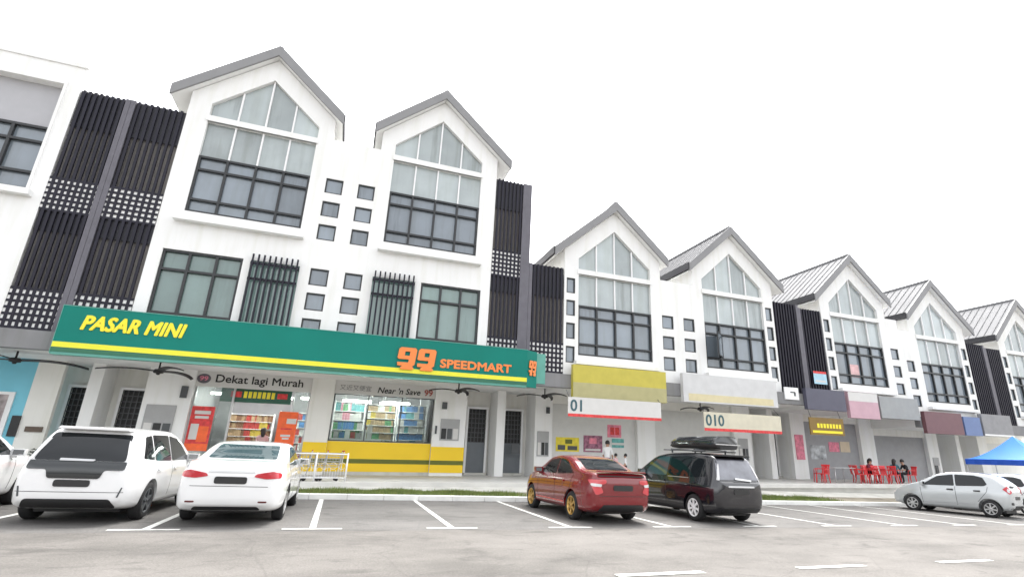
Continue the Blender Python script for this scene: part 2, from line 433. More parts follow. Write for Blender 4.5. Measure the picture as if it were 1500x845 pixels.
# grass growing in two patches of the bank
def grass(name, x0, x1, n, label):
    b = MB(); gm = [mat('grass_blade', (.13, .19, .04), .7, var=.3, vscale=4), mat('dry_grass_blade', (.24, .25, .08), .7, var=.3, vscale=4)]
    rnd = random.Random(int(x0 * 10))
    for i in range(n):
        x = rnd.uniform(x0, x1); e = min(x - x0, x1 - x) / (x1 - x0)
        if rnd.random() > .25 + 3.5 * e + .25 * math.sin(x * 2.3): continue
        t = max(0., min(1., rnd.gauss(.35, .22))); y = -4.39 + t * 1.38
        z = zg0(x) + (zg1(x) - zg0(x)) * (y + 4.4) / 1.4
        h = rnd.uniform(.05, .15) * (.6 + .5 * abs(math.sin(x * 1.7))); a = rnd.uniform(0, 6.3); w = .012; ln = rnd.uniform(-.06, .06)
        b.use(gm[0] if rnd.random() < .72 else gm[1])
        b.face([(x - w*math.cos(a), y - w*math.sin(a), z), (x + w*math.cos(a), y + w*math.sin(a), z), (x + ln, y + rnd.uniform(-.05, .05), z + h)])
    o = b.build(name); tag(o, label, 'grass'); structure(o, 'stuff'); return o
grass('grass', 3.6, 10.6, 26000, 'short green grass along the kerb in front of the yellow shop wall')
grass('grass', 14.5, 24.5, 22000, 'short green grass along the kerb right of the black van')

# ---------------------------------------------------------------- shophouses
ST = 4.02                                          # one storey
LOTS = [(0, 0, 1, 0, 3), (0, 7.2, -1, 0, 3), (1, 16.28, 1, 0, 2), (1, 23.48, -1, 0, 2),
        (2, 32.56, 1, -.16, 2), (2, 39.76, -1, -.78, 2), (3, 48.84, 1, -.93, 2)]
BLDG_LABEL = ['three storey white gabled shophouse above the yellow lettering, left of the two tall gables',
              'three storey white gabled shophouse above the orange lettering, right of the two tall gables',
              'two storey white gabled shophouse with yellow fascia board, next to the tall block',
              'two storey white gabled shophouse with an open casement window',
              'two storey white gabled shophouse with a pink poster in its upper window',
              'two storey white gabled shophouse behind the silver hatchback',
              'white gabled shophouse cut by the right edge, above the blue canopy tent']

def bars(b, xs, zs, x0, x1, z0, z1, y0, y1, w, h=None):
    h = h or w
    for x in xs: b.box(x - w/2, x + w/2, y0, y1, z0, z1)
    for z in zs: b.box(x0, x1, y0 - .006, y1 + .006, z - h/2, z + h/2)

def square_window(parent, x0, x1, z0, z1, n):
    b = MB(); w = .055
    for q in ((x0, x0+w, z0, z1), (x1-w, x1, z0, z1), (x0+w, x1-w, z0, z0+w), (x0+w, x1-w, z1-w, z1)): b.box(q[0], q[1], .04, .13, q[2], q[3])
    f = b.build('square_window', frame, parent)
    MB().box(x0+w, x1-w, .09, .10, z0+w, z1-w).build('pane', LOG[(n * 7) % 4], f)

def screen_half(parent, c, m, z0, z1, dz, solid, postw, ui=-2.76):
    """dark fin screen between a gable wall and the middle of the air well"""
    X = lambda u: c + m * u
    zs, ze = z0 + dz, z1 + dz
    b = MB(); ue = -4.54 + postw; n = 8 if postw < .3 else 7; sp = (ui - .04 - ue) / n
    for i in range(n):
        u = ue + sp * (i + .5); b.box(X(u - .043), X(u + .043), -.03, .042, zs, ze)
    s = b.build('louvre_screen', fin, parent)
    # boards behind the fins
    b = MB()
    zones = [(ze - 1.5, ze)] + ([(8.2 + dz, 8.95 + dz)] if z1 > 12 else [])
    if solid: zones = [(zs, ze)]
    for a, e in zones: b.box(X(ue), X(ui), .06, .09, a, e)
    b.build('backing_board', finback, s)
    if not solid:
        b = MB()
        for (a, e) in ([(8.95, 10.15)] if z1 > 12 else []) + [(4.8, 6.1)]:
            k = 6
            for i in range(k + 1): 
                z = a + dz + (e - a) * i / k; b.box(X(ue), X(ui), -.026, -.004, z - .042, z + .042)
        b.build('lattice_bar', fin, s)
    b = MB()
    b.box(X(-4.535), X(ue), -.06, .2, zs, ze)
    b.build('screen_post', fin2, s)
    b = MB()                                        # the air well behind
    b.box(X(-4.54), X(ui), .16, .26, zs, ze - .3)
    b.build('airwell_wall', brownwall, parent)
    if not solid:
        b = MB()  # white panel added so the lattice squares look bright
        for (a, e) in ([(8.95, 10.15)] if z1 > 12 else []) + [(4.8, 6.1)]:
            b.box(X(-4.53), X(ui - .01), .0, .058, a + dz, e + dz)
        b.build('bright_lattice_panel', soffit, parent)

def shophouse(i):
    pair, c, m, dz, st = LOTS[i]
    t = thing('shophouse', BLDG_LABEL[i], 'building', group='gabled shophouses in the row')
    X = lambda u: c + m * u
    def rc(u0, u1, z0, z1):
        a, b_ = sorted((X(u0), X(u1))); return rect(a, b_, z0, z1)
    up = (ST if st == 3 else 0) + dz                # shift of the top storey
    za = 13.68 + up; zpar = 9.98 + up; sl = .885; zb = 4.72 + dz
    under = lambda u: za - .47 - sl * abs(u)
    mid = 3.6
    pts = [(-2.74, zb), (mid, zb), (mid, zpar), (2.6, zpar), (2.6, under(2.6)), (0, under(0)), (-2.74, under(2.74))]
    outer = [(X(u), z) for u, z in pts]
    if m < 0: outer = outer[::-1]
    holes = [[(X(u), z) for u, z in [(-2, 9.88+up), (2, 9.88+up), (2, 10.42+up), (0, 12.19+up), (-2, 10.42+up)]], rc(-2, 2, 5.68+up, 9.62+up)]
    sq = []
    for z in (8.12, 7.06, 6.02):
        sq.append((2.62, 3.3, z - .68 + up, z + up))
    if st == 3:
        for z in (8.12, 7.11, 6.08): sq.append((2.62, 3.3, z - .7, z))
        holes += [rc(-2.33, .26, 5.3, 8.13), rc(.51, 2.23, 5.2, 8.12)]
    else:
        for z in (9.36, 8.26, 7.16, 6.06): sq.append((-2.62, -2.17, z - .76 + up, z + up))
    holes += [rc(*q) for q in sq]
    MB().wall(outer, holes, 0, .24).build('wall', white, t)
    b = MB()                                        # flanks of the gable and the flat deck behind the parapet
    for u in (-2.74, 2.6):
        b.prism_y([(X(u), zb), (X(u - .12 * (1 if u > 0 else -1)), zb), (X(u - .12 * (1 if u > 0 else -1)), under(u) + .05), (X(u), under(u) + .05)], .242, 9)
    b.box(X(2.602), X(mid), .3, 9, zpar - .75, zpar - .6)
    b.build('side_wall', white, t)
    for k, q in enumerate(sq):
        a, e = sorted((X(q[0]), X(q[1]))); square_window(t, a, e, q[2], q[3], k + i)
    # gable glazing with white mullions
    rnd = random.Random(40 + i); b = MB()
    top_z = lambda u: 12.17 + up - sl * abs(u)
    for u0, u1 in ((-1.98, -1), (-1, 0), (0, 1), (1, 1.98)):
        b.use(rnd.choice(UPG)).prism_y([(X(u0), 9.9+up), (X(u1), 9.9+up), (X(u1), top_z(u1)), (X(u0), top_z(u0))], .16, .18 + rnd.uniform(0, .004))
    gw = b.build('gable_window', None, t)
    b = MB(); 
    for u in (-1, 0, 1): b.box(X(u - .032), X(u + .032), .08, .158, 9.88+up, 12.15 - sl * abs(u) + up)
    b.build('mullion', whitep, gw)
    b = MB(); b.box(X(-2.06), X(2.06), -.05, .06, 9.62+up, 9.86+up); b.build('transom_beam', white, t)
    # tall window: pale blinds above, dark casements below
    b = MB(); panes(b, UPG, sorted(X(u) for u in (-2, -1, 0, 1, 2)), [8.07+up, 9.6+up], .16, .18, rnd); uw = b.build('upper_window', None, t)
    b = MB()
    for u in (-1, 0, 1): b.box(X(u - .032), X(u + .032), .08, .158, 8.1+up, 9.6+up)
    b.build('mullion', whitep, uw)
    b = MB(); panes(b, LOG, sorted(X(u) for u in (-2, -1, 0, 1, 2)), [5.68+up, 6.22+up, 7.5+up, 8.06+up], .165, .18, rnd); lw = b.build('casement_window', None, t)
    b = MB(); bars(b, [X(u) for u in (-1.96, -1, 0, 1, 1.96)], [5.72+up, 6.22+up, 7.50+up, 8.04+up], X(-2), X(2), 5.68+up, 8.08+up, .05, .15, .085)
    b.build('window_frame', frame, lw)
    if i == 3:                                      # one casement stands open
        fl = MB(); Mx = Matrix.Translation((X(1.0), -.02, 0)) @ Matrix.Rotation(R(38), 4, 'Z')
        for q in ((-.95, -.89, 6.24, 7.48), (-.06, 0, 6.24, 7.48), (-.89, -.06, 6.24, 6.3), (-.89, -.06, 7.42, 7.48)): fl.box(q[0] , q[1], -.05, 0, q[2]+up, q[3]+up, Mx)
        f = fl.build('open_casement', frame, lw)
        g = MB(); g.box(-.89, -.06, -.03, -.02, 6.3+up, 7.42+up, Mx); g.build('pane', LOG[1], f)
    b = MB(); b.box(X(-2.22), X(2.18), -.30, -.002, 5.22+up, 5.40+up); b.build('window_sill', white, t, bevel=.01)
    # first floor of the tall block
    if st == 3:
        b = MB(); panes(b, FFG, sorted(X(u) for u in (-2.33, -1.47, -.6, .26)), [5.3, 5.76, 7.38, 8.13], .17, .185, rnd); w = b.build('office_window', None, t)
        b = MB(); bars(b, [X(u) for u in (-2.29, -1.47, -.60, .22)], [5.34, 5.76, 7.38, 8.09], X(-2.33), X(.26), 5.3, 8.13, .06, .155, .09)
        b.build('window_frame', frame, w)
        b = MB(); b.box(X(.51), X(2.23), .05, .06, 5.2, 8.12); gwn = b.build('grille_window', FFG[2], t)
        b = MB(); 
        for k in range(9):
            u = .60 + k * .193; b.box(X(u - .030), X(u + .030), -.20, -.13, 5.15, 8.32)
        for z in (5.55, 7.36, 7.98): b.box(X(.53), X(2.21), -.129, -.09, z - .045, z + .045)
        for z in (5.55, 7.98):
            for u in (.56, 2.18): b.box(X(u - .03), X(u + .03), -.09, .045, z - .03, z + .03)
        b.build('window_grille', fin, gwn)
    # roof
    uo, ui = -3.33, 2.9
    yf, yb = -.34, 9.2
    rt = lambda u: za - sl * abs(u)
    b = MB()
    for a in (uo, ui):
        b.prism_y([(X(0), rt(0)), (X(a), rt(a)), (X(a), rt(a) - .16), (X(0), rt(0) - .16)], yf + .09, yb)
        s_ = 1 if a > 0 else -1
        y = yf + .3
        while y < yb:                               # standing seams run down the slope
            n = Vector((m * s_ * sl, 0, 1)).normalized() * .03
            p0, p1 = Vector((X(0), y, rt(0))), Vector((X(a), y, rt(a)))
            v = [b.bm.verts.new(q) for q in (p0, p1, p1 + n, p0 + n)]
            w = [b.bm.verts.new(q.co + Vector((0, .035, 0))) for q in v]
            for f in ((v[0], v[1], v[2], v[3]), (w[3], w[2], w[1], w[0]), (v[3], v[2], w[2], w[3]), (v[1], w[1], w[2], v[2])): b.bm.faces.new(f).material_index = 1
            y += .5
    b.box(X(-.1), X(.1), yf + .085, yb, rt(0) - .03, rt(0) + .075)
    b.mats = [roofm, MATS.get('roof_seam_shade') or mat('roof_seam_shade', (.16, .16, .165), .7, spec=.1)]  # seams coloured darker in place of their weak self-shadow
    r = b.build('roof', roofm, t)
    b = MB(); b.prism_y([(X(uo - .03), rt(uo)), (X(0), rt(0) + .05), (X(ui + .03), rt(ui)), (X(ui + .03), rt(ui) - .47), (X(0), rt(0) - .44), (X(uo - .03), rt(uo) - .47)], yf, yf + .085)
    b.build('barge_board', barge, r)
    b = MB()
    for a in (uo, ui):
        s_ = 1 if a > 0 else -1
        b.box(X(a), X(a + s_ * .07), yf + .087, yb, rt(a) - .34, rt(a) + .03)
    b.build('gutter', eave, r)
    b = MB()                                        # boarded underside
    for a in (uo, ui):
        b.prism_y([(X(0), rt(0) - .40), (X(a), rt(a) - .40), (X(a), rt(a) - .44), (X(0), rt(0) - .44)], yf + .087, yb)
    b.build('soffit', soffit, r)
    # screen half on the outer side
    solid = pair >= 2 or i == 3
    screen_half(t, c, m, 4.75, 13.8 if st == 3 else 9.78, dz, solid, .44 if i == 1 else .16)
    # fascia band and ceiling over the walkway
    b = MB(); b.box(X(-4.54), X(mid), -.32, -.0, 4.12 + dz, 4.715 + dz); b.build('fascia', fasc, t)
    b = MB(); b.box(X(-4.54), X(mid), -.0, 9, 4.15 + dz, 4.7 + dz); b.build('walkway_ceiling', soffit, t)
    return t
HOUSE = [shophouse(i) for i in range(7)]

# flat-fronted neighbour on the left
NB = thing('flat_shophouse', 'flat fronted white shophouse with light blue ground floor wall, cut by the left edge', 'building')
b = MB(); b.wall(rect(-16, -6.12, 4.72, 14.72), [rect(-14, -6.62, 9.62, 13.86)], 0, .45); b.build('wall', white, NB)
b = MB(); b.box(-16, -6.1, -.05, .3, 14.722, 14.9); b.build('parapet_cap', white, NB, bevel=.02)
b = MB(); b.box(-14, -6.62, .30, .34, 12.12, 13.86); b.build('blind_panel', mat('shade_grey_panel', (.42, .42, .44), .7, var=.03), NB)  # panel grey includes the shade under the recess soffit
b = MB(); panes(b, LOG, [-14] + [-13.2 + 1.1 * k for k in range(6)] + [-6.62], [9.62, 10.3, 11.5, 12.1], .33, .35, random.Random(5)); w = b.build('casement_window', None, NB)
b = MB(); bars(b, [-13.2 + 1.1 * k for k in range(7)], [9.66, 10.3, 11.5, 12.08], -14, -6.62, 9.62, 12.12, .2, .32, .09); b.build('window_frame', frame, w)
b = MB(); b.box(-14.2, -6.40, -.26, -.002, 9.30, 9.50); b.build('window_sill', white, NB, bevel=.01)
b = MB(); b.box(-14.1, -6.53, -.07, -.002, 13.87, 14.0); b.box(-6.61, -6.53, -.07, -.002, 9.51, 13.868); b.build('window_surround', white, NB)
screen_half(NB, -9.08, -1, 4.75, 13.8, 0, False, .16, -2.97)
b = MB(); b.box(-6.2, -6.1, .46, 9, 4.72, 14.7); b.build('side_wall', white, NB)
b = MB(); b.box(-16, -4.545, -.32, 0, 4.12, 4.715); b.build('fascia', fasc, NB)
b = MB(); b.box(-16, -4.545, 0, 9, 4.15, 4.7); b.build('walkway_ceiling', soffit, NB)
b = MB(); b.box(-16, -6.0, 2.8, 3.0, WALK, 4.149); b.build('shop_wall', skyblue, NB)
b = MB(); b.box(-7.9, -6.35, 2.74, 2.798, 1.2, 2.95); pf = b.build('poster_frame', whitep, NB)
MB().box(-7.85, -6.5, 2.73, 2.739, 1.5, 2.85).build('poster', mat('mixed_poster', (.35, .30, .30), .6, var=.7, vscale=2.5), pf)
MB().box(-6.22, -5.99, 2.72, 2.798, 1.45, 2.15).build('meter_box', black, NB)
b = MB(); b.box(-5.998, -5.2, 2.8, 3.0, WALK, 4.149); b.build('stair_wall', cream, NB)
MB().box(-5.78, -5.3, 2.74, 2.798, 1.62, 1.8).build('letter_box', mat('bronze_letter_box', (.10, .07, .05), .5), NB)

# ---------------------------------------------------------------- ground floors
def steel_door(parent, x0, x1, y, z0, z1):
    """stair door: sheet steel below, barred grille above, white frame"""
    f = MB()
    for q in ((x0-.1, x0, z0, z1+.1), (x1, x1+.1, z0, z1+.1), (x0, x1, z1, z1+.1)): f.box(q[0], q[1], y-.06, y+.06, q[2], q[3])
    d = f.build('door_frame', whitep, parent)
    zm = z0 + (z1 - z0) * .47
    p = MB(); p.box(x0, x1, y - .02, y + .02, z0, zm); p.box(x0+.1, x1-.1, y-.03, y-.021, z0+.12, zm-.12); p.build('door_panel', doorgrey, d)
    MB().box(x0, x1, y + .1, y + .12, zm, z1).build('dark_backing', black, d)  # black sheet standing in for the unlit space behind the bars
    g = MB(); n = 5
    for k in range(n + 1):
        x = x0 + (x1 - x0) * k / n; g.box(x - .014, x + .014, y - .02, y + .01, zm, z1)
    for k in range(8):
        z = zm + (z1 - zm) * k / 7; g.box(x0, x1, y - .024, y - .021 + .03, z - .016, z + .016)
    g.build('door_grille', darkgrey, d)

def pier(parent, x0, x1, dz, m=cream, y=2.8, name='shopfront_pier'):
    b = MB(); b.box(x0, x1, y, y + 1.4, WALK + min(dz, 0) * .8, 4.149 + dz); return b.build(name, m, parent)

def notice(parent, x0, x1, z0, z1, y=2.79):
    b = MB(); b.box(x0, x1, y - .03, y, z0, z1); f = b.build('notice_board', mat('pale_board', (.36, .36, .36), .6, var=.05), parent)
    r = random.Random(int(x0 * 10)); b = MB()
    for k in range(3):
        xa = x0 + (x1 - x0) * (.06 + .31 * k); b.use([darkgrey, pale, black][(k + int(x0)) % 3]).box(xa, xa + (x1-x0) * .26, y - .036, y - .0305, z0 + .06, z0 + (z1-z0) * .55)
    b.build('notice', None, f)

# stair recess between two blocks: two doors, a divider and rear wall
def stairs(hl, hr, xc, xl, xr, dz=0, doors=((-1.35, -.52), (.48, 1.3)), y=4.0):
    zf = WALK + min(dz, 0) * .8
    b = MB(); b.box(xl, xc, y + .13, y + .25, zf, 4.149 + dz); b.build('stair_wall', cream, hl)
    b = MB(); b.box(xc, xr, y + .13, y + .25, zf, 4.149 + dz); b.build('stair_wall', cream, hr)
    b = MB(); b.box(xc - .2, xc + .2, 2.8, y + .129, zf, 4.149 + dz); b.build('divider_wall', white, hl)
    for (a, e), h in zip(doors, (hl, hr)):
        steel_door(h, xc + a, xc + e, y, zf + .1, 3.32 + dz)
        MB().box(xc + a - .1, xc + e + .1, y - .25, y + .12, zf, zf + .1).build('door_step', concrete, h)

stairs(NB, HOUSE[0], -4.2, -6.4, -2.5, doors=((-1.1, -.3), (.55, 1.42)))
stairs(HOUSE[1], HOUSE[2], 11.58, 9.9, 13.3, doors=((-1.3, -.42), (.55, 1.4)))
stairs(HOUSE[3], HOUSE[4], 27.9, 26.4, 29.4, doors=((-1.3, -.5), (.55, 1.4)))
stairs(HOUSE[5], HOUSE[6], 44.3, 42.2, 46.4, dz=-.8, doors=((-1.6, -.5), (.55, 1.4)))
MB().box(12.35, 12.75, 3.35, 3.42, 1.3, 1.75).build('meter_box', darkgrey, HOUSE[2])
# tall block: shop piers
pier(HOUSE[0], -2.6, -1.04, 0, white); notice(HOUSE[0], -2.42, -1.45, 1.25, 2.75)
MB().box(-1.42, -1.2, 2.7, 2.79, 3.05, 3.5).build('wall_lamp', darkgrey, HOUSE[0])
pier(HOUSE[0], 3.2, 4.11, 0, cream)
pier(HOUSE[1], 8.42, 9.9, 0, white); notice(HOUSE[1], 8.75, 9.62, 1.78, 2.72)
MB().box(8.75, 8.97, 2.7, 2.79, 3.15, 3.45).build('wall_lamp', darkgrey, HOUSE[1])
MB().box(8.52, 8.6, 2.74, 2.79, 2.05, 2.4).build('door_bell', darkgrey, HOUSE[1])
# yellow dado with its olive stripe
def dado(parent, x0, x1, y, z1=1.6):
    b = MB(); b.use(yellow); b.box(x0, x1, y - .02, y - .001, WALK + .13, z1); d = b.build('dado_paint', yellow, parent)
    MB().box(x0, x1, y - .026, y - .0205, .74, .92).build('dado_stripe', olive, d)
b = MB(); b.box(4.111, 8.419, 3.0, 3.2, WALK, 1.62); b.build('shop_wall', white, HOUSE[1])
MB().box(4.111, 8.419, 2.9, 2.999, WALK, WALK + .13).build('plinth', concrete, HOUSE[1])
dado(HOUSE[1], 4.111, 8.419, 3.0, 1.615)
dado(HOUSE[1], 8.421, 9.899, 2.8, 1.5); dado(HOUSE[0], 3.201, 4.109, 2.8, 1.55)
# shop window
b = MB(); b.box(4.111, 8.419, 3.08, 3.10, 1.62, 3.6); sw = b.build('shop_window', clear, HOUSE[1])
b = MB(); 
for x in (4.14, 5.55, 6.98, 8.39): b.box(x - .025, x + .025, 3.06, 3.12, 1.62, 3.6)
b.box(4.165, 8.365, 3.055, 3.125, 1.621, 1.67); b.box(4.165, 8.365, 3.055, 3.125, 3.55, 3.6); b.build('window_frame', darkgrey, sw)
b = MB(); b.box(4.111, 8.419, 2.95, 3.2, 3.601, 4.149); b.build('lintel', cream, HOUSE[1])
b = MB(); b.box(-1.039, 3.199, 2.95, 3.2, 3.601, 4.149); b.build('lintel', cream, HOUSE[0])
b = MB(); 
for x in (-1.0, .35, 2.55, 3.16): b.box(x - .035, x + .035, 3.02, 3.14, WALK, 3.6)
b.build('entrance_frame', mat('aluminium_frame', (.45, .45, .45), .4, metal=.5), HOUSE[0])
for x0, x1 in ((-.965, .315), (2.585, 3.125)):
    MB().box(x0, x1, 3.07, 3.09, WALK, 3.6).build('entrance_glass', clear, HOUSE[0])

# two storey block: shutters, piers
def rshutter(parent, x0, x1, dz, m, y=3.05):
    b = MB(); z = WALK + min(dz, 0) * .8; top = 3.72 + dz
    while z < top - .001:
        b.box(x0, x1, y, y + .03, z, min(z + .085, top)); b.box(x0, x1, y + .012, y + .03, z + .085, min(z + .1, top)); z += .1
    s = b.build('roller_shutter', m, parent)
    MB().box(x0, x1, y - .1, y + .1, top + .001, 4.149 + dz).build('shutter_box', cream, parent)
    return s
pier(HOUSE[2], 13.3, 14.2, 0, white); notice(HOUSE[2], 13.42, 14.02, 1.2, 2.35)
MB().box(13.85, 14.02, 2.7, 2.79, 3.2, 3.5).build('wall_lamp', darkgrey, HOUSE[2])
rshutter(HOUSE[2], 14.2, 18.98, 0, shutter)
pier(HOUSE[2], 18.98, 20.05, 0, white)
rshutter(HOUSE[3], 20.05, 25.18, 0, shutter)
pier(HOUSE[3], 25.18, 26.4, 0, white); notice(HOUSE[3], 25.45, 26.1, 1.2, 2.4)
pier(HOUSE[4], 29.4, 30.47, -.16, white); 
MB().box(29.62, 30.25, 2.76, 2.799, 1.35, 2.75).build('pink_notice', pinkp, HOUSE[4])
rshutter(HOUSE[4], 30.47, 35.03, -.16, shutterd)
pier(HOUSE[4], 35.03, 36.25, -.16, white)
rshutter(HOUSE[5], 36.25, 41.15, -.78, shutterd)
pier(HOUSE[5], 41.15, 42.2, -.78, white); notice(HOUSE[5], 41.4, 41.95, .6, 1.7)
rshutter(HOUSE[6], 47.4, 52, -.93, shutter); pier(HOUSE[6], 46.4, 47.4, -.93, white)
MB().box(28.6, 29.0, 3.9, 4.1, 1.5, 1.9).build('meter_box', darkgrey, HOUSE[4])
# ---------------------------------------------------------------- signs and banners
s = thing('shop_sign', 'long green fascia sign with yellow and orange lettering over the corner minimarket', 'shop sign', (0, 0, 0))
b = MB(); b.box(-4.33, 11.62, -.62, -.325, 4.06, 5.55); b.build('sign_panel', green, s)
b = MB(); b.prism_y([(-4.33, 3.97), (11.62, 3.97), (11.62, 4.059), (-4.33, 4.059)], -.60, -.33); b.build('sign_underside', greenl, s)
b = MB(); b.box(-4.332, 11.622, -.632, -.6215, 4.20, 4.37); b.build('yellow_stripe', ystripe, s)
b = MB(); b.box(-4.332, 11.622, -.628, -.6212, 4.061, 4.198); b.build('lower_stripe', greend, s)
b = MB(); b.box(-4.345, -4.331, -.63, -.33, 4.0, 5.57); b.box(-4.33, 11.62, -.632, -.6, 5.551, 5.575); b.build('sign_edge', greenl, s)
# chamfered end with its small emblem
b = MB()
v = [(11.621, -.62), (12.15, -.36), (12.15, -.33), (11.621, -.33)]
for (xa, ya), (xb, yb) in zip(v, v[1:] + v[:1]): b.face([(xa, ya, 4.0), (xb, yb, 4.0), (xb, yb, 5.55), (xa, ya, 5.55)])
b.face([(x, y, 5.55) for x, y in v]); b.face([(x, y, 4.0) for x, y in v[::-1]])
b.build('sign_end', green, s)
MB().box(12.151, 12.55, -.36, -.33, 4.2, 5.5).build('sign_return', greenl, s)
text('yellow_lettering', 'PASAR MINI', -3.72, -.625, 4.82, yletter, s, width=2.86, height=.45, depth=.03, bold=.055, shear=.24, spacing=1.03)
def numerals(x, y, z, w, h, parent, M=None):
    before = {c_.name for c_ in parent.children}
    def nine(b, x0, gw, grow, ya):
        P = [(0,.42),(0,.9),(.1,1),(.9,1),(1,.9),(1,.1),(.9,0),(.08,0),(.03,.19),(.60,.19),(.64,.24),(.64,.36),(.08,.36)]
        H = [(.36,.56),(.36,.79),(.64,.79),(.64,.56)]
        def tr(p, g):
            u, v = p; u += (u - .5) * g; v += (v - .5) * g * .8
            return (x0 + gw * u + .10 * h * (v - .5), z + h * v)
        b.wall([tr(p, grow) for p in P], [[tr(p, -grow * .4) for p in H]], ya, .03)
    b = MB()
    for k in (0, 1): nine(b, x + w * .52 * k, w * .47, .10, y - .028)
    o2 = b.build('numeral_outline', greend, parent)
    b = MB()
    for k in (0, 1): nine(b, x + w * .52 * k, w * .47, 0, y - .058)
    o1 = b.build('orange_numerals', oletter, parent)
    f = MB()
    for k in (0, 1):
        x0 = x + w * (.10 + .52 * k); f.prism_y([(x0, z - .14), (x0 + w * .30, z - .14), (x0 + w * .34, z - .07), (x0 + w * .26, z + .02), (x0 + w * .05, z + .02), (x0 - w * .02, z - .07)], y - .06, y - .034)
    o3 = f.build('numeral_foot', oletter, parent, bevel=.006)
    if M:
        for o in [c_ for c_ in parent.children if c_.name.split('.')[0] in ('orange_numerals', 'numeral_outline', 'numeral_foot') and c_.name not in before]: o.matrix_local = M
numerals(6.27, -.633, 4.46, 1.46, .72, s)
text('orange_lettering', 'SPEEDMART', 7.95, -.625, 4.52, oletter, s, width=2.95, height=.32, depth=.03, bold=.06, spacing=1.)
Mx = Matrix.Translation((11.621, -.62, 0)) @ Matrix.Rotation(R(26), 4, 'Z')
numerals(.08, -.004, 4.62, .42, .5, s, Mx)

s = thing('name_board', 'pale board reading Dekat lagi Murah above the minimarket entrance', 'sign', group=None)
MB().box(-1.06, 3.19, 2.88, 2.945, 3.54, 4.149).build('board', pale, s)
text('lettering', 'Dekat lagi Murah', -.36, 2.878, 3.64, black, s, width=3.2, height=.40, depth=.01, bold=.018)
b = MB(); b.prism_y([(-.78 + .24*math.cos(a*math.pi/10), 3.85 + .19*math.sin(a*math.pi/10)) for a in range(20)], 2.862, 2.879); em = b.build('emblem', mat('grey_emblem', (.12, .11, .13), .5), s)
text('emblem_numerals', '99', -.92, 2.861, 3.77, pinkp, em, width=.28, height=.17, depth=.006, bold=.04)
s = thing('name_board', 'pale board reading Near n Save above the shop window', 'sign')
MB().box(4.115, 8.415, 2.88, 2.945, 3.58, 4.149).build('board', pale, s)
text('chinese_lettering', '又近又便宜', 4.3, 2.878, 3.74, mat('grey_letter', (.16, .16, .16), .5), s, width=1.3, height=.23, depth=.01)
text('lettering', "Near 'n Save", 5.88, 2.878, 3.70, black, s, width=1.85, height=.26, depth=.01, bold=.025, shear=.2)
text('emblem_numerals', '99', 7.92, 2.876, 3.70, mat('dull_red_letter', (.35, .10, .08), .5), s, width=.36, height=.26, depth=.012, bold=.05)
s = thing('entrance_sign', 'dark green and red sign board inside the minimarket entrance', 'sign')
MB().box(-.14, 2.46, 3.15, 3.2, 3.02, 3.598).build('board', mat('deep_green_board', (.01, .09, .055), .4), s)
b = MB(); b.use(yletter)
for k in range(7): b.box(.68 + .17 * k, .68 + .17 * k + .12, 3.135, 3.149, 3.2, 3.46)
b.use(redp); b.box(.22, .6, 3.135, 3.149, 3.22, 3.44); b.box(1.92, 2.3, 3.135, 3.149, 3.22, 3.44); b.build('sign_pattern', None, s)

def flatpic(name, x0, x1, z0, z1, y, m, label, cat='poster', group=None, extra=None, th=.012):
    t = thing(name, label, cat, (0, 0, 0), 0, group)
    MB().box(x0, x1, y - th, y, z0, z1).build('sheet', m, t)
    if extra:
        b = MB()
        for (a, c, d, e, mm) in extra: b.use(mm).box(x0 + (x1-x0)*a, x0 + (x1-x0)*c, y - th - .004, y - th - .001, z0 + (z1-z0)*d, z0 + (z1-z0)*e)
        b.build('printed_block', None, t)
    return t
flatpic('poster', -.98, -.2, 1.1, 2.78, 3.015, redp, 'tall red and orange poster on the left glass of the minimarket entrance', extra=[(.15,.85,.82,.9,pale),(.2,.8,.72,.78,pale),(.1,.45,.25,.6,pale),(.45,.9,.2,.55,orangep),(0,1,0,.16,orangep)])
flatpic('poster', 2.12, 2.84, 1.0, 2.72, 3.0, orangep, 'tall bright orange poster beside the minimarket doorway', extra=[(.45,.95,.72,.84,pale),(.25,.75,.42,.47,pale),(.2,.8,.58,.62,redp),(.35,.7,.36,.4,pale)])
flatpic('poster', 14.5, 15.75, 1.45, 2.12, 3.045, yelp, 'yellow poster on the left of the pale roller shutter', extra=[(.08,.4,.1,.45,darkgrey),(.5,.92,.1,.4,darkgrey),(.4,.7,.55,.85,olive)])
flatpic('poster', 16.0, 17.05, 1.45, 2.25, 3.045, purp, 'dark pink patterned poster on the pale roller shutter', extra=[(.1,.9,.08,.2,pale),(.3,.7,.5,.85,pinkp)])
flatpic('poster', 17.35, 18.15, 2.2, 2.82, 3.045, pinkp, 'small pink poster high on the pale roller shutter', extra=[(.2,.5,.2,.8,redp),(.55,.85,.2,.8,redp)])
flatpic('poster', 17.6, 18.3, 1.7, 2.14, 3.045, tealp, 'small teal and white poster under the pink one on the shutter', extra=[(0,1,.3,.55,pale)])
flatpic('poster', 31.0, 32.25, 1.4, 2.2, 3.045, mat('grey_white_poster', (.45, .47, .48), .6, var=.6, vscale=2.5), 'grey and white cut out picture on the dark shutter above the red chairs')
flatpic('poster', 32.55, 33.4, 1.85, 2.42, 3.045, pinkp, 'plain pink poster on the dark shutter above the red chairs')
flatpic('poster', 33.5, 34.3, 1.85, 2.47, 3.045, mat('cream_poster', (.62, .52, .38), .6), 'cream poster beside the pink one on the dark shutter')
flatpic('poster', 31.64, 32.41, 5.99, 6.72, .155, mat('pale_pink_poster', (.70, .45, .45), .6, var=.15, vscale=4), 'pale pink poster stuck inside an upper window')
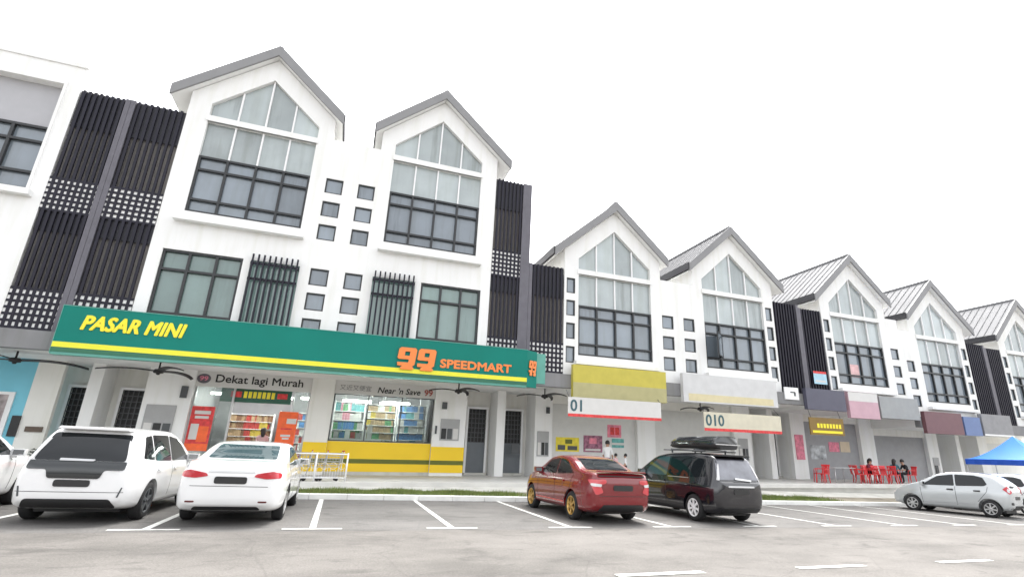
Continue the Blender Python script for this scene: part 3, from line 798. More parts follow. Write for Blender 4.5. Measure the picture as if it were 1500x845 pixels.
flatpic('sign_plate', 28.5, 29.45, 5.35, 6.05, -.1, mat('pale_blue_plate', (.38, .60, .72), .5, var=.15, vscale=3), 'small pale blue plate with a red top on the dark louvre screen', 'sign', extra=[(0,1,.82,1,redp),(.1,.9,.15,.3,pale)])
# fascia boards of the lower shops
def board(x0, x1, z0, z1, m, label, extra=None, y=-.33, th=.22):
    return flatpic('fascia_board', x0, x1, z0, z1, y, m, label, 'shop sign', extra=extra, th=th)
board(13.8, 18.6, 3.72, 5.15, mat('olive_yellow_board', (.50, .43, .06), .45, var=.06), 'olive yellow fascia board right of the green sign', extra=[(.0,1,0,.45,mat('khaki_band', (.40, .37, .18), .5))])
board(19.55, 25.3, 3.85, 5.2, mat('white_fascia_board', (.58, .58, .58), .5, var=.05), 'wide pale grey fascia board under the open casement window', extra=[(.05,.95,.05,.3,mat('pale_cream_band', (.62, .55, .34), .5))])
board(26.0, 26.95, 4.35, 4.98, whitep, 'small white plate with a grey arc beside the dark louvre screen', extra=[(.4,.75,.55,.65,darkgrey),(.65,.78,.3,.6,darkgrey)], th=.06)
board(27.3, 30.1, 3.9, 5.0, mat('slate_board', (.085, .085, .12), .5), 'slate grey fascia board left of the pale pink hanging board')
board(30.35, 32.6, 3.6, 5.0, mat('soft_pink_board', (.52, .33, .38), .5, var=.05), 'pale pink fascia board between slate and grey boards', extra=[(.0,1,.65,1,pale)])
board(32.75, 35.9, 3.7, 4.9, mat('mid_grey_board', (.30, .31, .31), .5), 'mid grey fascia board right of the pale pink board')
board(36.3, 39.6, 3.0, 4.25, mat('maroon_board', (.16, .075, .085), .5), 'dull maroon fascia board behind the silver hatchback')
board(39.75, 41.3, 3.0, 4.1, mat('dull_blue_board', (.13, .19, .36), .5), 'dull blue fascia board right of the maroon one')
board(41.5, 44.4, 3.05, 4.35, mat('steel_grey_board', (.24, .24, .25), .5, var=.1), 'steel grey fascia board with a white lower edge', extra=[(0,1,0,.07,whitep)])
t = thing('hanging_sign', 'brown hanging board with yellow lettering over the red chairs', 'sign')
MB().box(27.35, 29.75, -.5, -.44, 2.62, 3.5).build('board', mat('brown_board', (.20, .12, .02), .5), t)
b = MB()
for k in range(8): b.box(27.85 + .22 * k, 27.85 + .22 * k + .15, -.51, -.501, 2.98, 3.2)
b.box(27.5, 29.6, -.51, -.501, 2.72, 2.84); b.build('yellow_lettering', yletter, t)
b = MB()
for x in (27.5, 29.6): b.tube([(x, -.47, 3.5), (x, -.3, 4.05)], .012, 5)
b.build('hanger', darkgrey, t)
def banner(x0, x1, z0, z1, m, label, txt, y=-.7):
    t = thing('banner', label, 'banner', group='banners with telephone numbers')
    MB().box(x0, x1, y - .012, y, z0, z1).build('sheet', m, t)
    MB().box(x0, x1, y - .018, y - .0125, z0, z0 + (z1-z0)*.15).build('red_border', redp, t)
    text('lettering', txt, x0 + .12, y - .02, z0 + (z1-z0)*.28, mat('dark_teal_letter', (.04, .10, .12), .5), t, height=(z1-z0)*.58, depth=.006, bold=.025)
    b = MB(); 
    for x in (x0 + .05, x1 - .05): b.tube([(x, y, z1), (x, y + .35, z1 + .35)], .012, 5)
    b.build('rope', darkgrey, t)
banner(13.5, 18.15, 2.88, 3.7, pale, 'white banner with a red lower border under the olive yellow board', '01')
banner(20.5, 25.2, 2.55, 3.42, mat('cream_sheet', (.60, .56, .44), .6), 'cream banner with a red lower border under the pale grey board', '010')

# ---------------------------------------------------------------- ceiling fans over the walkway
def make_fan(name_label, loc, rz, r):
    t = thing('ceiling_fan', name_label, 'fan', loc, rz, 'black ceiling fans over the walkway')
    MB().tube([(0, 0, 0), (0, 0, .36)], .03, 10).build('downrod', black, t)
    b = MB(); b.lathe_z([(.0, -.14), (.05, -.13), (.06, -.09), (.15, -.07), (.17, 0), (.12, .06), (0, .07)]); b.build('motor', black, t)
    for k in range(3):
        b = MB(); pts = []
        for i in range(9):
            q = i / 8; rr = .15 + (r - .15) * q; zz = .02 + .10 * math.sin(q * math.pi * .6) - .16 * q * q
            ang = .16 * q * q; w = .10 * (1 - .45 * q)
            pts.append(((rr * math.cos(ang) , rr * math.sin(ang) - w, zz + .02), (rr * math.cos(ang), rr * math.sin(ang) + w, zz - .02)))
        for a, c in zip(pts, pts[1:]):
            b.face([a[0], a[1], c[1], c[0]]); b.face([Vector(p) - Vector((0, 0, .03)) for p in (c[0], c[1], a[1], a[0])])
            for j in (0, 1): b.face([a[j], c[j], Vector(c[j]) - Vector((0,0,.03)), Vector(a[j]) - Vector((0,0,.03))])
        o = b.build('blade', black, t, smooth=True); o.rotation_euler = (0, 0, 2 * math.pi * k / 3)
    return t
make_fan('black ceiling fan in front of the light blue wall', (-5.75, .8, 3.86), .35, 1.9)
make_fan('black ceiling fan left of the minimarket name board', (-1.75, .8, 3.80), R(178), 1.75)
make_fan('black ceiling fan beside the two grey stair doors', (9.05, .8, 3.80), R(170), 1.25)
make_fan('black ceiling fan left of the white banner', (13.0, .8, 3.82), R(165), 1.3)
make_fan('black ceiling fan under the pale grey board, above the black van', (21.5, .8, 3.7), R(20), 1.0)

# ---------------------------------------------------------------- minimarket interior
b = MB(); b.box(-1.0, 8.4, 7.6, 7.7, WALK, 4.15); b.box(-1.15, -1.0, 3.2, 7.6, WALK, 4.15); b.box(8.42, 8.56, 3.3, 7.6, WALK, 4.15); b.build('interior_wall', mat('grey_interior_wall', (.30, .30, .31), .7, var=.05), HOUSE[0])
MB().box(-1.0, 8.4, 3.2, 7.6, WALK, WALK + .006).build('shop_floor', mat('white_shop_floor', (.55, .55, .53), .3), HOUSE[0])
lampm = mat_glow('lit_tube', (1, 1, .97), 10)
for ix, x in enumerate((.0, 1.7, 3.4, 5.1, 6.8)):
    for iy, y in enumerate((3.75, 5.6)):
        t = thing('ceiling_light', 'lit white tube lamp on the minimarket ceiling', 'light', (x, y, 3.30 + .1 * iy), 0, 'lit tube lamps on the minimarket ceiling')
        MB().box(-.62, .62, -.09, .09, .1, .14).build('lamp_housing', whitep, t)
        b = MB(); b.tube([(-.6, -.05, .06), (.6, -.05, .06)], .032); b.tube([(-.6, .05, .06), (.6, .05, .06)], .032); b.build('tube', lampm, t)
        b = MB(); b.tube([(-.5, 0, .14), (-.5, 0, .85)], .008, 5); b.tube([(.5, 0, .14), (.5, 0, .85)], .008, 5); b.build('hanger', steel, t)
GOODS = [mat('goods_' + n, [q * .6 for q in c], .5, var=.2, vscale=9) for n, c in (('red', (.5, .05, .04)), ('blue', (.06, .22, .5)), ('green', (.08, .3, .12)), ('yellow', (.65, .5, .06)), ('white', (.6, .6, .58)), ('brown', (.22, .11, .05)), ('teal', (.08, .32, .34)), ('tan', (.42, .30, .16)), ('pink', (.6, .25, .32)))]
def shelf(x0, x1, y, z0, z1, palette, label, seed, rows=7):
    t = thing('product_shelf', label, 'shelf', group='stocked shelves inside the minimarket')
    b = MB(); dz = (z1 - z0) / rows
    for k in range(rows + 1): b.box(x0, x1, y, y + .42, z0 + dz * k - .02, z0 + dz * k)
    b.box(x0, x1, y + .42, y + .44, z0, z1)
    for x in (x0, x1): b.box(x - .02, x + .02, y, y + .44, WALK, z1 + .05)
    b.build('rack', whitep, t)
    b = MB(); r = random.Random(seed)
    for k in range(rows):
        x = x0 + .03
        while x < x1 - .15:
            w = r.uniform(.05, .12); h = dz * r.uniform(.72, .96); b.use(GOODS[r.choice(palette)]); n = r.randint(1, 4)
            for j in range(n):
                if x + w < x1 - .02: b.box(x, x + w * .94, y + .04 + r.uniform(0, .03), y + .35, z0 + dz * k + .001, z0 + dz * k + h)
                x += w
    o = b.build('packaged_goods', None, t); o['kind'] = 'stuff'
shelf(-.2, 1.6, 6.2, .45, 2.7, [5, 7, 0, 3, 5, 7], 'brown and red stocked shelf behind the minimarket doorway', 1)
shelf(1.8, 3.1, 6.6, .45, 2.9, [4, 8, 1, 0], 'pale stocked shelf to the right of the doorway, behind the shopper', 2)
shelf(4.2, 5.5, 4.3, .5, 3.35, [6, 1, 2, 8, 4], 'tall shelf with teal and pink goods at the left of the shop window', 3)
shelf(5.6, 6.9, 4.3, .5, 3.3, [7, 3, 7, 2, 4, 7], 'tall shelf with tan and yellow boxes in the middle of the shop window', 4, 9)
shelf(7.0, 8.3, 4.3, .5, 3.35, [1, 4, 1, 6, 4], 'tall shelf with blue and white goods at the right of the shop window', 5, 9)
t = thing('shop_counter', 'low counter with white bags seen through the left of the shop window', 'counter')
MB().box(4.2, 6.3, 3.5, 3.9, WALK, 1.75).build('counter', pale, t)
b = MB(); r = random.Random(4)
for k in range(7):
    x = 4.3 + .23 * k; b.use([GOODS[4], pale, pale, GOODS[0]][k % 4] if k != 1 else GOODS[1]).box(x, x + .2, 3.52, 3.75, 1.751, 1.95 + .45 * r.random())
b.build('bag', None, t, bevel=.01)
# ---------------------------------------------------------------- cars
def pch(pts):
    """smooth monotone curve through (x, v) points"""
    xs = [p[0] for p in pts]; vs_ = [p[1] for p in pts]; n = len(xs)
    d = [(vs_[i+1]-vs_[i])/(xs[i+1]-xs[i]) for i in range(n-1)]
    m = [d[0]] + [0 if d[i-1]*d[i] <= 0 else 2*d[i-1]*d[i]/(d[i-1]+d[i]) for i in range(1, n-1)] + [d[-1]]
    def f(x):
        if x <= xs[0]: return vs_[0]
        if x >= xs[-1]: return vs_[-1]
        i = max(k for k in range(n-1) if xs[k] <= x); h = xs[i+1]-xs[i]; t = (x-xs[i])/h
        return (2*t**3-3*t*t+1)*vs_[i] + (t**3-2*t*t+t)*h*m[i] + (-2*t**3+3*t*t)*vs_[i+1] + (t**3-t*t)*h*m[i+1]
    return f
def crom(P, k=4):
    out = []
    for i in range(len(P)-1):
        p0, p1, p2, p3 = P[max(i-1,0)], P[i], P[i+1], P[min(i+2,len(P)-1)]
        for j in range(k):
            t = j/k
            out.append(tuple(.5*((2*p1[a])+(-p0[a]+p2[a])*t+(2*p0[a]-5*p1[a]+4*p2[a]-p3[a])*t*t+(-p0[a]+3*p1[a]-3*p2[a]+p3[a])*t**3) for a in (0,1)))
    out.append(P[-1]); return out
def rounded(poly, r=.04, seg=3):
    out = []; n = len(poly)
    for i in range(n):
        p = Vector(poly[i]); a = Vector(poly[i-1]) - p; c = Vector(poly[(i+1) % n]) - p
        q = min(r, a.length*.45, c.length*.45); p0 = p + a.normalized()*q; p2 = p + c.normalized()*q
        for j in range(seg+1):
            t = j/seg; out.append(tuple((1-t)**2*p0 + 2*t*(1-t)*p + t*t*p2))
    return out
def patch(name, m, parent, bvh, poly, side, off=.008, grid=.07, rad=.04):
    grid *= .6
    poly = rounded(poly, rad) if rad else poly
    V = []; E_ = []
    for i in range(len(poly)):
        a, c = Vector(poly[i]), Vector(poly[(i+1) % len(poly)]); k = max(1, int((c-a).length/.04))
        for j in range(k): V.append(a.lerp(c, j/k))
    n = len(V); E_ = [(i, (i+1) % n) for i in range(n)]
    xs = [p[0] for p in V]; ys = [p[1] for p in V]
    def inside(p):
        c = False
        for i in range(n):
            a, d = V[i], V[i-1]
            if (a[1] > p[1]) != (d[1] > p[1]) and p[0] < (d[0]-a[0])*(p[1]-a[1])/(d[1]-a[1])+a[0]: c = not c
        return c
    x = min(xs) + grid/2
    while x < max(xs):
        y = min(ys) + grid/2
        while y < max(ys):
            p = Vector((x, y))
            if inside(p) and min((p-q).length for q in V) > grid*.4: V.append(p)
            y += grid
        x += grid
    r = geometry.delaunay_2d_cdt(V, E_, [], 1, 1e-5)
    vo, fo = r[0], r[2]
    D = {'rear': (0,1,0), 'front': (0,-1,0), 'right': (-1,0,0), 'left': (1,0,0), 'top': (0,0,-1)}[side]; D = Vector(D)
    top, inn = [], []
    for p in vo:
        o = {'rear': (p[0],-20,p[1]), 'front': (p[0],20,p[1]), 'right': (20,p[0],p[1]), 'left': (-20,p[0],p[1]), 'top': (p[0],p[1],20)}[side]
        h = bvh.ray_cast(Vector(o), D)
        if h[0] is None: h = bvh.find_nearest(Vector(o) + D*19.)
        nn = h[1] if h[1].dot(D) < 0 else -h[1]
        top.append(h[0] + nn*off); inn.append(h[0] - nn*.02)
    bm = bmesh.new(); tv = [bm.verts.new(p) for p in top]
    for f in fo:
        try: bm.faces.new([tv[i] for i in f])
        except ValueError: pass
    cnt = {}
    for f in fo:
        for a, c in zip(f, f[1:]+f[:1]): cnt[(min(a,c),max(a,c))] = cnt.get((min(a,c),max(a,c)),0)+1
    iv = {}
    for (a, c), k in cnt.items():
        if k == 1:
            for q in (a, c):
                if q not in iv: iv[q] = bm.verts.new(inn[q])
            try: bm.faces.new((tv[a], tv[c], iv[c], iv[a]))
            except ValueError: pass
    b = MB(); b.bm.free(); b.bm = bm
    return b.build(name, m, parent, smooth=True)

def car_mesh(sp):
    W, ro, wb, fo = sp['W'], sp['ro'], sp['wb'], sp['fo']; y0, y1 = -ro, wb + fo
    top, sh, plan = pch(sp['top']), pch(sp['shoulder']), pch([(y0, .84), (y0+.08, .90), (y0+.25, .955), (y0+.6, .99), (y0+1.1, 1), (y1-1.0, 1), (y1-.5, .95), (y1-.2, .84), (y1, .66)])
    bot = pch([(y0, .33), (y0+.1, .26), (y0+.5, .21), (y1-.5, .2), (y1, .26)])
    ys = []; y = y0
    while y < y1 - 1e-6:
        ys.append(y); y += .035 if (y < y0+.3 or y > y1-.25) else .07
    ys.append(y1)
    rings = []
    for y in ys:
        w = W/2*plan(y); zt = top(y); s_ = min(sh(y), zt-.012); zb = bot(y); h = zt - s_; wr = w*.95 - .34*h; k = min(1, h/.3)
        c = [(0, zb), (w*.7, zb), (w*.93, zb+.05), (w*.985, zb+.17), (w, (zb+s_)/2), (w*.99, s_-.13), (w*.955, s_-.02)]
        c += [(w*.955+(wr-w*.955)*.5, s_+h*.48), (wr+.01*k, zt-.075*k-.006), (wr*.9, zt-.028*k-.004), (wr*.5, zt-.006), (0, zt)]
        rings.append([(x, y, z) for x, z in crom(c, 3)])
    def capring(r, dy, s):
        zc = (r[0][2] + r[-1][2])/2
        return [(x*s, y+dy, zc+(z-zc)*s) for x, y, z in r]
    r0, r1 = rings[0], rings[-1]
    rings = [capring(r0, -.055, .55), capring(r0, -.045, .85), capring(r0, -.022, .96)] + rings + [capring(r1, .03, .94), capring(r1, .06, .8), capring(r1, .075, .5)]
    bm = bmesh.new(); VV = []
    for r in rings:
        right = [bm.verts.new(p) for p in r]
        left = [bm.verts.new((-p[0], p[1], p[2])) for p in r[1:-1]]
        VV.append(right + left[::-1])
    for a, c in zip(VV, VV[1:]):
        n = len(a)
        for i in range(n): bm.faces.new((a[i], a[(i+1) % n], c[(i+1) % n], c[i]))
    bm.faces.new(VV[0][::-1]); bm.faces.new(VV[-1])
    bmesh.ops.recalc_face_normals(bm, faces=bm.faces)
    return bm

def wheel(parent, x, y, r, side, rimm, spokes, white_dish=False):
    o = MB(); w = .2
    o.lathe_x([(-w/2+.01, r*.62), (-w/2, r*.72), (-w/2, r*.9), (-w/2+.03, r*.985), (-.05, r), (.05, r), (w/2-.03, r*.985), (w/2, r*.9), (w/2, r*.72), (w/2-.01, r*.62)], 32)
    t = o.build('wheel', tyre, parent)
    t.location = (x, y, r)
    b = MB(); e = side * w/2; R_ = r*.68
    b.lathe_x([(e*.9, R_), (e*1.0, R_*.97), (e*.98, R_*.90), (e*.45, R_*.86)], 32)
    rim = b.build('rim', rimm, t)
    MB().lathe_x([(e*.44, R_*.87), (e*.40, R_*.5), (e*.38, .001)], 28).build('barrel', trim, t)
    d = MB(); d.lathe_x([(e*.25, R_*.84), (e*.26, .001)], 24); d.build('brake_disc', darkgrey, t)
    b = MB()
    for k in range(spokes):
        M_ = Matrix.Rotation(2*math.pi*k/spokes, 4, 'X')
        a0, a1 = .10 * 5/spokes + .04, .075 * 5/spokes + .02
        p = [Vector((e*.92, -a0*R_*1.0, R_*.12)), Vector((e*.92, a0*R_, R_*.12)), Vector((e*.93, a1*R_*1.5, R_*.93)), Vector((e*.93, -a1*R_*1.5, R_*.93))]
        q = [v - Vector((e*.35, 0, 0)) for v in p]
        p = [M_ @ v for v in p]; q = [M_ @ v for v in q]
        b.face(p); b.face(q[::-1])
        for i in range(4): b.face([p[i], q[i], q[(i+1) % 4], p[(i+1) % 4]])
    b.lathe_x([(e*.97, .001), (e*.97, R_*.17), (e*.6, R_*.2)], 16)
    b.build('spokes', rimm, t)
    return t

def mirror_poly(p): return [(-x, z) for x, z in p][::-1]

def car(name, label, cat, sp, loc, rz, bodym, rimm, spokes=5, glassm=None):
    t = thing(name, label, cat, loc, rz)
    t.rotation_euler = (0, math.atan(.018), rz)
    glassm = glassm or carglass
    bm = car_mesh(sp); bvh = BVHTree.FromBMesh(bm)
    me = bpy.data.meshes.new('body'); bm.to_mesh(me); bm.free()
    tmp = bpy.data.objects.new('body_blank', me); col.objects.link(tmp)
    c = MB(); r = sp['r']
    for y in (0, sp['wb']):
        for s in (-1, 1):
            x0, x1 = s*(sp['W']/2 - .27), s*(sp['W']/2 + .2)
            c.lathe_x([(x0, .001), (x0, r+.055), (x1, r+.055), (x1, .001)], 40, 0, y, r)
    bmesh.ops.remove_doubles(c.bm, verts=c.bm.verts, dist=.0015)
    cut = c.build('cutter', None)
    md = tmp.modifiers.new('arches', 'BOOLEAN'); md.object = cut; md.operation = 'DIFFERENCE'; md.solver = 'EXACT'
    dg = bpy.context.evaluated_depsgraph_get(); dg.update()
    bme = bpy.data.meshes.new_from_object(tmp.evaluated_get(dg))
    for o in (tmp, cut): bpy.data.objects.remove(o)
    bme.materials.clear(); bme.materials.append(bodym)
    bme.polygons.foreach_set('use_smooth', [True]*len(bme.polygons)); bme.set_sharp_from_angle(angle=R(40))
    bo = bpy.data.objects.new('body', bme); col.objects.link(bo); bo.parent = t
    # wheels and floor pan
    for y in (0, sp['wb']):
        for s in (-1, 1): wheel(t, s*(sp['W']/2 - .115), y, r, s, rimm, spokes)
    b = MB(); b.box(-sp['W']/2+.3, sp['W']/2-.3, -sp['ro']+.38, sp['wb']+sp['fo']-.3, .20, .34); b.box(-sp['W']/2+.28, sp['W']/2-.28, -.36, .36, .16, .5); b.build('floor_pan', trim, t)
    b = MB()
    for y in (0, sp['wb']): b.tube([(-sp['W']/2+.2, y, r), (sp['W']/2-.2, y, r)], .04, 6)
    b.build('axle', trim, t)
    for nm, mm, poly, side, off in sp['patches']:
        mm = {'glass': glassm}.get(mm, mm)
        sides = ('left', 'right') if side == 'sides' else (side,)
        for sd_ in sides:
            patch(nm, mm, t, bvh, poly, sd_, off)
            if sd_ in ('rear2', 'front2'): pass
    for nm, mm, poly, side, off in sp.get('pairs', []):
        mm = {'glass': glassm}.get(mm, mm)
        patch(nm, mm, t, bvh, poly, side, off); patch(nm, mm, t, bvh, mirror_poly(poly), side, off)
    # door seams
    for poly_line in sp.get('seams', []):
        for sd_ in ('left', 'right'):
            for (ya, za), (yb, zb_) in zip(poly_line, poly_line[1:]):
                d = Vector((yb-ya, zb_-za)); n = Vector((-d.y, d.x)).normalized()*.007
                patch('door_seam', trim, t, bvh, [(ya-n.x, za-n.y), (yb-n.x, zb_-n.y), (yb+n.x, zb_+n.y), (ya+n.x, za+n.y)], sd_, .002, .2, 0)
    for yh, zh in sp.get('handles', []):
        for sd_ in ('left', 'right'):
            patch('door_handle', sp.get('handle_mat', bodym), t, bvh, [(yh-.10, zh-.024), (yh+.10, zh-.018), (yh+.10, zh+.02), (yh-.10, zh+.026)], sd_, .03, .05, .01)
    # mirrors
    ym, zm = sp['mirror']
    for s in (-1, 1):
        h = bvh.ray_cast(Vector((s*20, ym, zm-.05)), Vector((-s, 0, 0)))[0]; x = h.x if h else s*sp['W']/2
        b = MB(); b.box(x - s*.03, x + s*.21, ym - .045, ym + .07, zm - .01, zm + .13); b.box(x - s*.04, x + s*.08, ym - .0, ym + .04, zm - .05, zm)
        mo = b.build('mirror', sp.get('mirror_mat', bodym), t, bevel=.02, smooth=True)
        MB().box(x + s*.02, x + s*.19, ym - .052, ym - .0455, zm + .01, zm + .11).build('mirror_glass', mat('mirror_glass', (.5, .5, .5), .02, metal=1.), mo)
    return t, bvh

def windows(sh, zt, ya, yb_, yc, front_base):
    pass
SEDAN = dict(W=1.77, ro=1.02, wb=2.70, fo=.88, r=.315,
    top=[(-1.02,.99),(-.98,1.07),(-.80,1.095),(-.45,1.115),(.35,1.375),(.75,1.445),(1.15,1.462),(1.6,1.43),(2.5,1.06),(2.9,.96),(3.3,.86),(3.58,.70)],
    shoulder=[(-1.02,.93),(-.4,.97),(.6,.97),(2.4,.93),(3.58,.65)],
    patches=[('rear_window','glass',[(-.60,1.125),(.60,1.125),(.545,1.375),(-.545,1.375)],'rear',.006),
             ('windscreen','glass',[(-.62,1.08),(.62,1.08),(.53,1.385),(-.53,1.385)],'front',.006),
             ('front_window','glass',[(1.02,.99),(2.12,.99),(1.62,1.32),(1.05,1.37)],'sides',.006),
             ('rear_side_window','glass',[(-.05,1.03),(.96,.99),(.98,1.37),(.62,1.345)],'sides',.006),
             ('number_plate',plate,[(-.26,.71),(.26,.71),(.26,.83),(-.26,.83)],'rear',.012),
             ('chrome_strip',steel,[(-.38,.90),(.38,.90),(.36,.935),(-.36,.935)],'rear',.014),
             ('boot_seam',trim,[(-.62,.665),(.62,.665),(.62,.673),(-.62,.673)],'rear',.004),
             ('lower_bumper',trim,[(-.55,.27),(.55,.27),(.50,.33),(-.50,.33)],'rear',.008),
             ('grille',trim,[(-.45,.35),(.45,.35),(.5,.5),(-.5,.5)],'front',.008)],
    pairs=[('taillight',lampred,[(.36,.835),(.56,.80),(.80,.815),(.79,.90),(.66,.935),(.40,.885)],'rear',.012),
           ('reflector',mat('dark_reflector',(.10,.01,.01),.3),[(.50,.40),(.64,.40),(.64,.425),(.50,.425)],'rear',.01),
           ('headlight',lampclr,[(.35,.63),(.62,.65),(.60,.76),(.40,.72)],'front',.008)],
    seams=[[(1.0,.35),(.99,.98)],[(.40,.42),(.06,.72),(-.04,1.0)],[(2.14,.35),(2.2,.9)]], handles=[(.55,.83),(1.12,.83)], mirror=(2.02,.98))
MPV = dict(W=1.79, ro=.83, wb=2.72, fo=.90, r=.325,
    top=[(-.83,.97),(-.80,1.05),(-.66,1.30),(-.50,1.50),(-.36,1.565),(.3,1.60),(1.1,1.60),(1.7,1.53),(2.7,1.08),(3.1,.98),(3.4,.84),(3.62,.66)],
    shoulder=[(-.83,.92),(.6,.95),(2.4,.93),(3.62,.62)],
    patches=[('rear_window','glass',[(-.645,1.012),(.645,1.012),(.57,1.46),(-.57,1.46)],'rear',.006),
             ('tailgate_panel',mat('black_gloss_panel',(.015,.018,.02),.08,var=0,spec=.8),[(-.68,.87),(-.40,.87),(-.36,.73),(.36,.73),(.40,.87),(.68,.87),(.68,1.005),(-.68,1.005)],'rear',.016),
             ('windscreen','glass',[(-.64,1.10),(.64,1.10),(.53,1.50),(-.53,1.50)],'front',.006),
             ('front_window','glass',[(1.05,1.0),(2.25,1.0),(1.68,1.42),(1.08,1.48)],'sides',.006),
             ('rear_side_window','glass',[(.10,1.02),(1.0,1.0),(1.02,1.485),(.12,1.48)],'sides',.006),
             ('quarter_window','glass',[(-.42,1.06),(.05,1.03),(.06,1.47),(-.22,1.44)],'sides',.006),
             ('number_plate',plate,[(-.25,.60),(.25,.60),(.25,.71),(-.25,.71)],'rear',.014),
             ('diffuser',trim,[(-.66,.27),(.66,.27),(.58,.41),(-.58,.41)],'rear',.010),
             ('tailgate_seam',trim,[(-.74,.515),(.74,.515),(.74,.523),(-.74,.523)],'rear',.004),
             ('wiper',steel,[(-.28,1.00),(.20,1.00),(.22,1.03),(-.28,1.04)],'rear',.03)],
    pairs=[('taillight',lampclr,[(.665,1.0),(.725,1.0),(.605,1.33),(.555,1.37)],'rear',.012),
           ('reflector',darkgrey,[(.66,.44),(.685,.44),(.72,.60),(.70,.60)],'rear',.01),
           ('headlight',lampclr,[(.35,.60),(.65,.63),(.62,.76),(.40,.72)],'front',.008)],
    seams=[[(1.03,.35),(1.03,1.0)],[(2.2,.35),(2.3,.95)]], handles=[(.25,.86),(1.2,.86)], mirror=(2.15,1.0))
VAN = dict(W=1.70, ro=.82, wb=2.75, fo=.85, r=.325,
    top=[(-.82,1.0),(-.80,1.08),(-.70,1.35),(-.58,1.58),(-.42,1.645),(.3,1.68),(1.1,1.68),(1.75,1.61),(2.75,1.12),(3.1,1.02),(3.38,.88),(3.60,.66)],
    shoulder=[(-.82,.94),(.6,.99),(2.4,.97),(3.6,.62)],
    patches=[('rear_window',mat('silvery_rear_glass',(.16,.165,.19),.05,var=.3,vscale=3,spec=1.),[(-.68,1.04),(.68,1.04),(.56,1.52),(-.56,1.52)],'rear',.006),
             ('windscreen','glass',[(-.62,1.15),(.62,1.15),(.51,1.58),(-.51,1.58)],'front',.006),
             ('front_window',carglass2,[(1.15,1.05),(2.28,1.05),(1.72,1.50),(1.18,1.56)],'sides',.006),
             ('rear_side_window','glass',[(.20,1.05),(1.08,1.05),(1.10,1.56),(.22,1.56)],'sides',.006),
             ('quarter_window','glass',[(-.45,1.10),(.14,1.05),(.15,1.55),(-.30,1.52)],'sides',.006),
             ('window_trim',steel,[(.20,1.025),(1.08,1.025),(1.08,1.04),(.20,1.04)],'sides',.01),
             ('number_plate',plate,[(-.25,.70),(.25,.70),(.25,.82),(-.25,.82)],'rear',.014),
             ('chrome_strip',steel,[(-.42,.86),(.42,.86),(.42,.90),(-.42,.90)],'rear',.014),
             ('wiper',steel,[(-.15,1.04),(.36,1.00),(.38,1.04),(-.15,1.085)],'rear',.03),
             ('diffuser',trim,[(-.62,.27),(.62,.27),(.58,.38),(-.58,.38)],'rear',.010)],
    pairs=[('taillight',lampclr,[(.63,1.02),(.69,1.02),(.565,1.38),(.515,1.43)],'rear',.014),
           ('headlight',lampclr,[(.35,.62),(.62,.65),(.60,.78),(.40,.74)],'front',.008)],
    seams=[[(1.13,.35),(1.13,1.04)],[(2.25,.35),(2.35,.95)],[(.02,.75),(.15,1.04)]], handles=[(.0,.92),(1.28,.92)], mirror=(2.2,1.05))
REDS = dict(W=1.72, ro=.98, wb=2.60, fo=.86, r=.32,
    top=[(-.98,1.02),(-.94,1.10),(-.78,1.12),(-.45,1.14),(.28,1.39),(.7,1.465),(1.1,1.48),(1.5,1.45),(2.4,1.06),(2.8,.96),(3.2,.86),(3.46,.70)],
    shoulder=[(-.98,.95),(-.4,.99),(.6,.98),(2.3,.93),(3.46,.65)],
    patches=[('rear_window','glass',[(-.58,1.15),(.58,1.15),(.52,1.395),(-.52,1.395)],'rear',.006),
             ('windscreen','glass',[(-.60,1.08),(.60,1.08),(.51,1.40),(-.51,1.40)],'front',.006),
             ('front_window','glass',[(.98,1.0),(2.05,1.0),(1.55,1.33),(1.0,1.385)],'sides',.006),
             ('rear_side_window','glass',[(-.05,1.05),(.92,1.0),(.94,1.385),(.55,1.35)],'sides',.006),
             ('boot_seam',trim,[(-.62,.60),(.62,.60),(.62,.608),(-.62,.608)],'rear',.004),
             ('boot_dark_strip',trim,[(-.62,1.02),(.62,1.02),(.62,1.045),(-.62,1.045)],'rear',.006),  # dark strip across the boot below the spoiler
             ('number_plate',plate,[(-.26,.72),(.26,.72),(.26,.84),(-.26,.84)],'rear',.012),
             ('diffuser',trim,[(-.62,.27),(.62,.27),(.52,.42),(-.52,.42)],'rear',.010),
             ('sill_highlight',mat('sill_highlight_red',(.6,.12,.10),.3),[(.42,.36),(2.2,.36),(2.2,.385),(.42,.385)],'sides',.006)],  # highlight along the sill painted as a brighter red strip
    pairs=[('taillight',mat('pink_lamp_glass',(.55,.06,.07),.12,spec=.8),[(.52,.68),(.70,.62),(.76,.80),(.79,.95),(.45,.96),(.44,.88),(.60,.84)],'rear',.012),
           ('indicator_lens',lampclr,[(.58,.80),(.76,.81),(.77,.87),(.56,.86)],'rear',.022),
           ('headlight',lampclr,[(.35,.63),(.62,.65),(.60,.76),(.40,.72)],'front',.008)],
    seams=[[(.96,.35),(.96,.98)],[(.40,.42),(.06,.72),(-.04,1.02)],[(2.06,.35),(2.12,.9)]], handles=[(.50,.86),(1.08,.86)], mirror=(1.95,1.0))
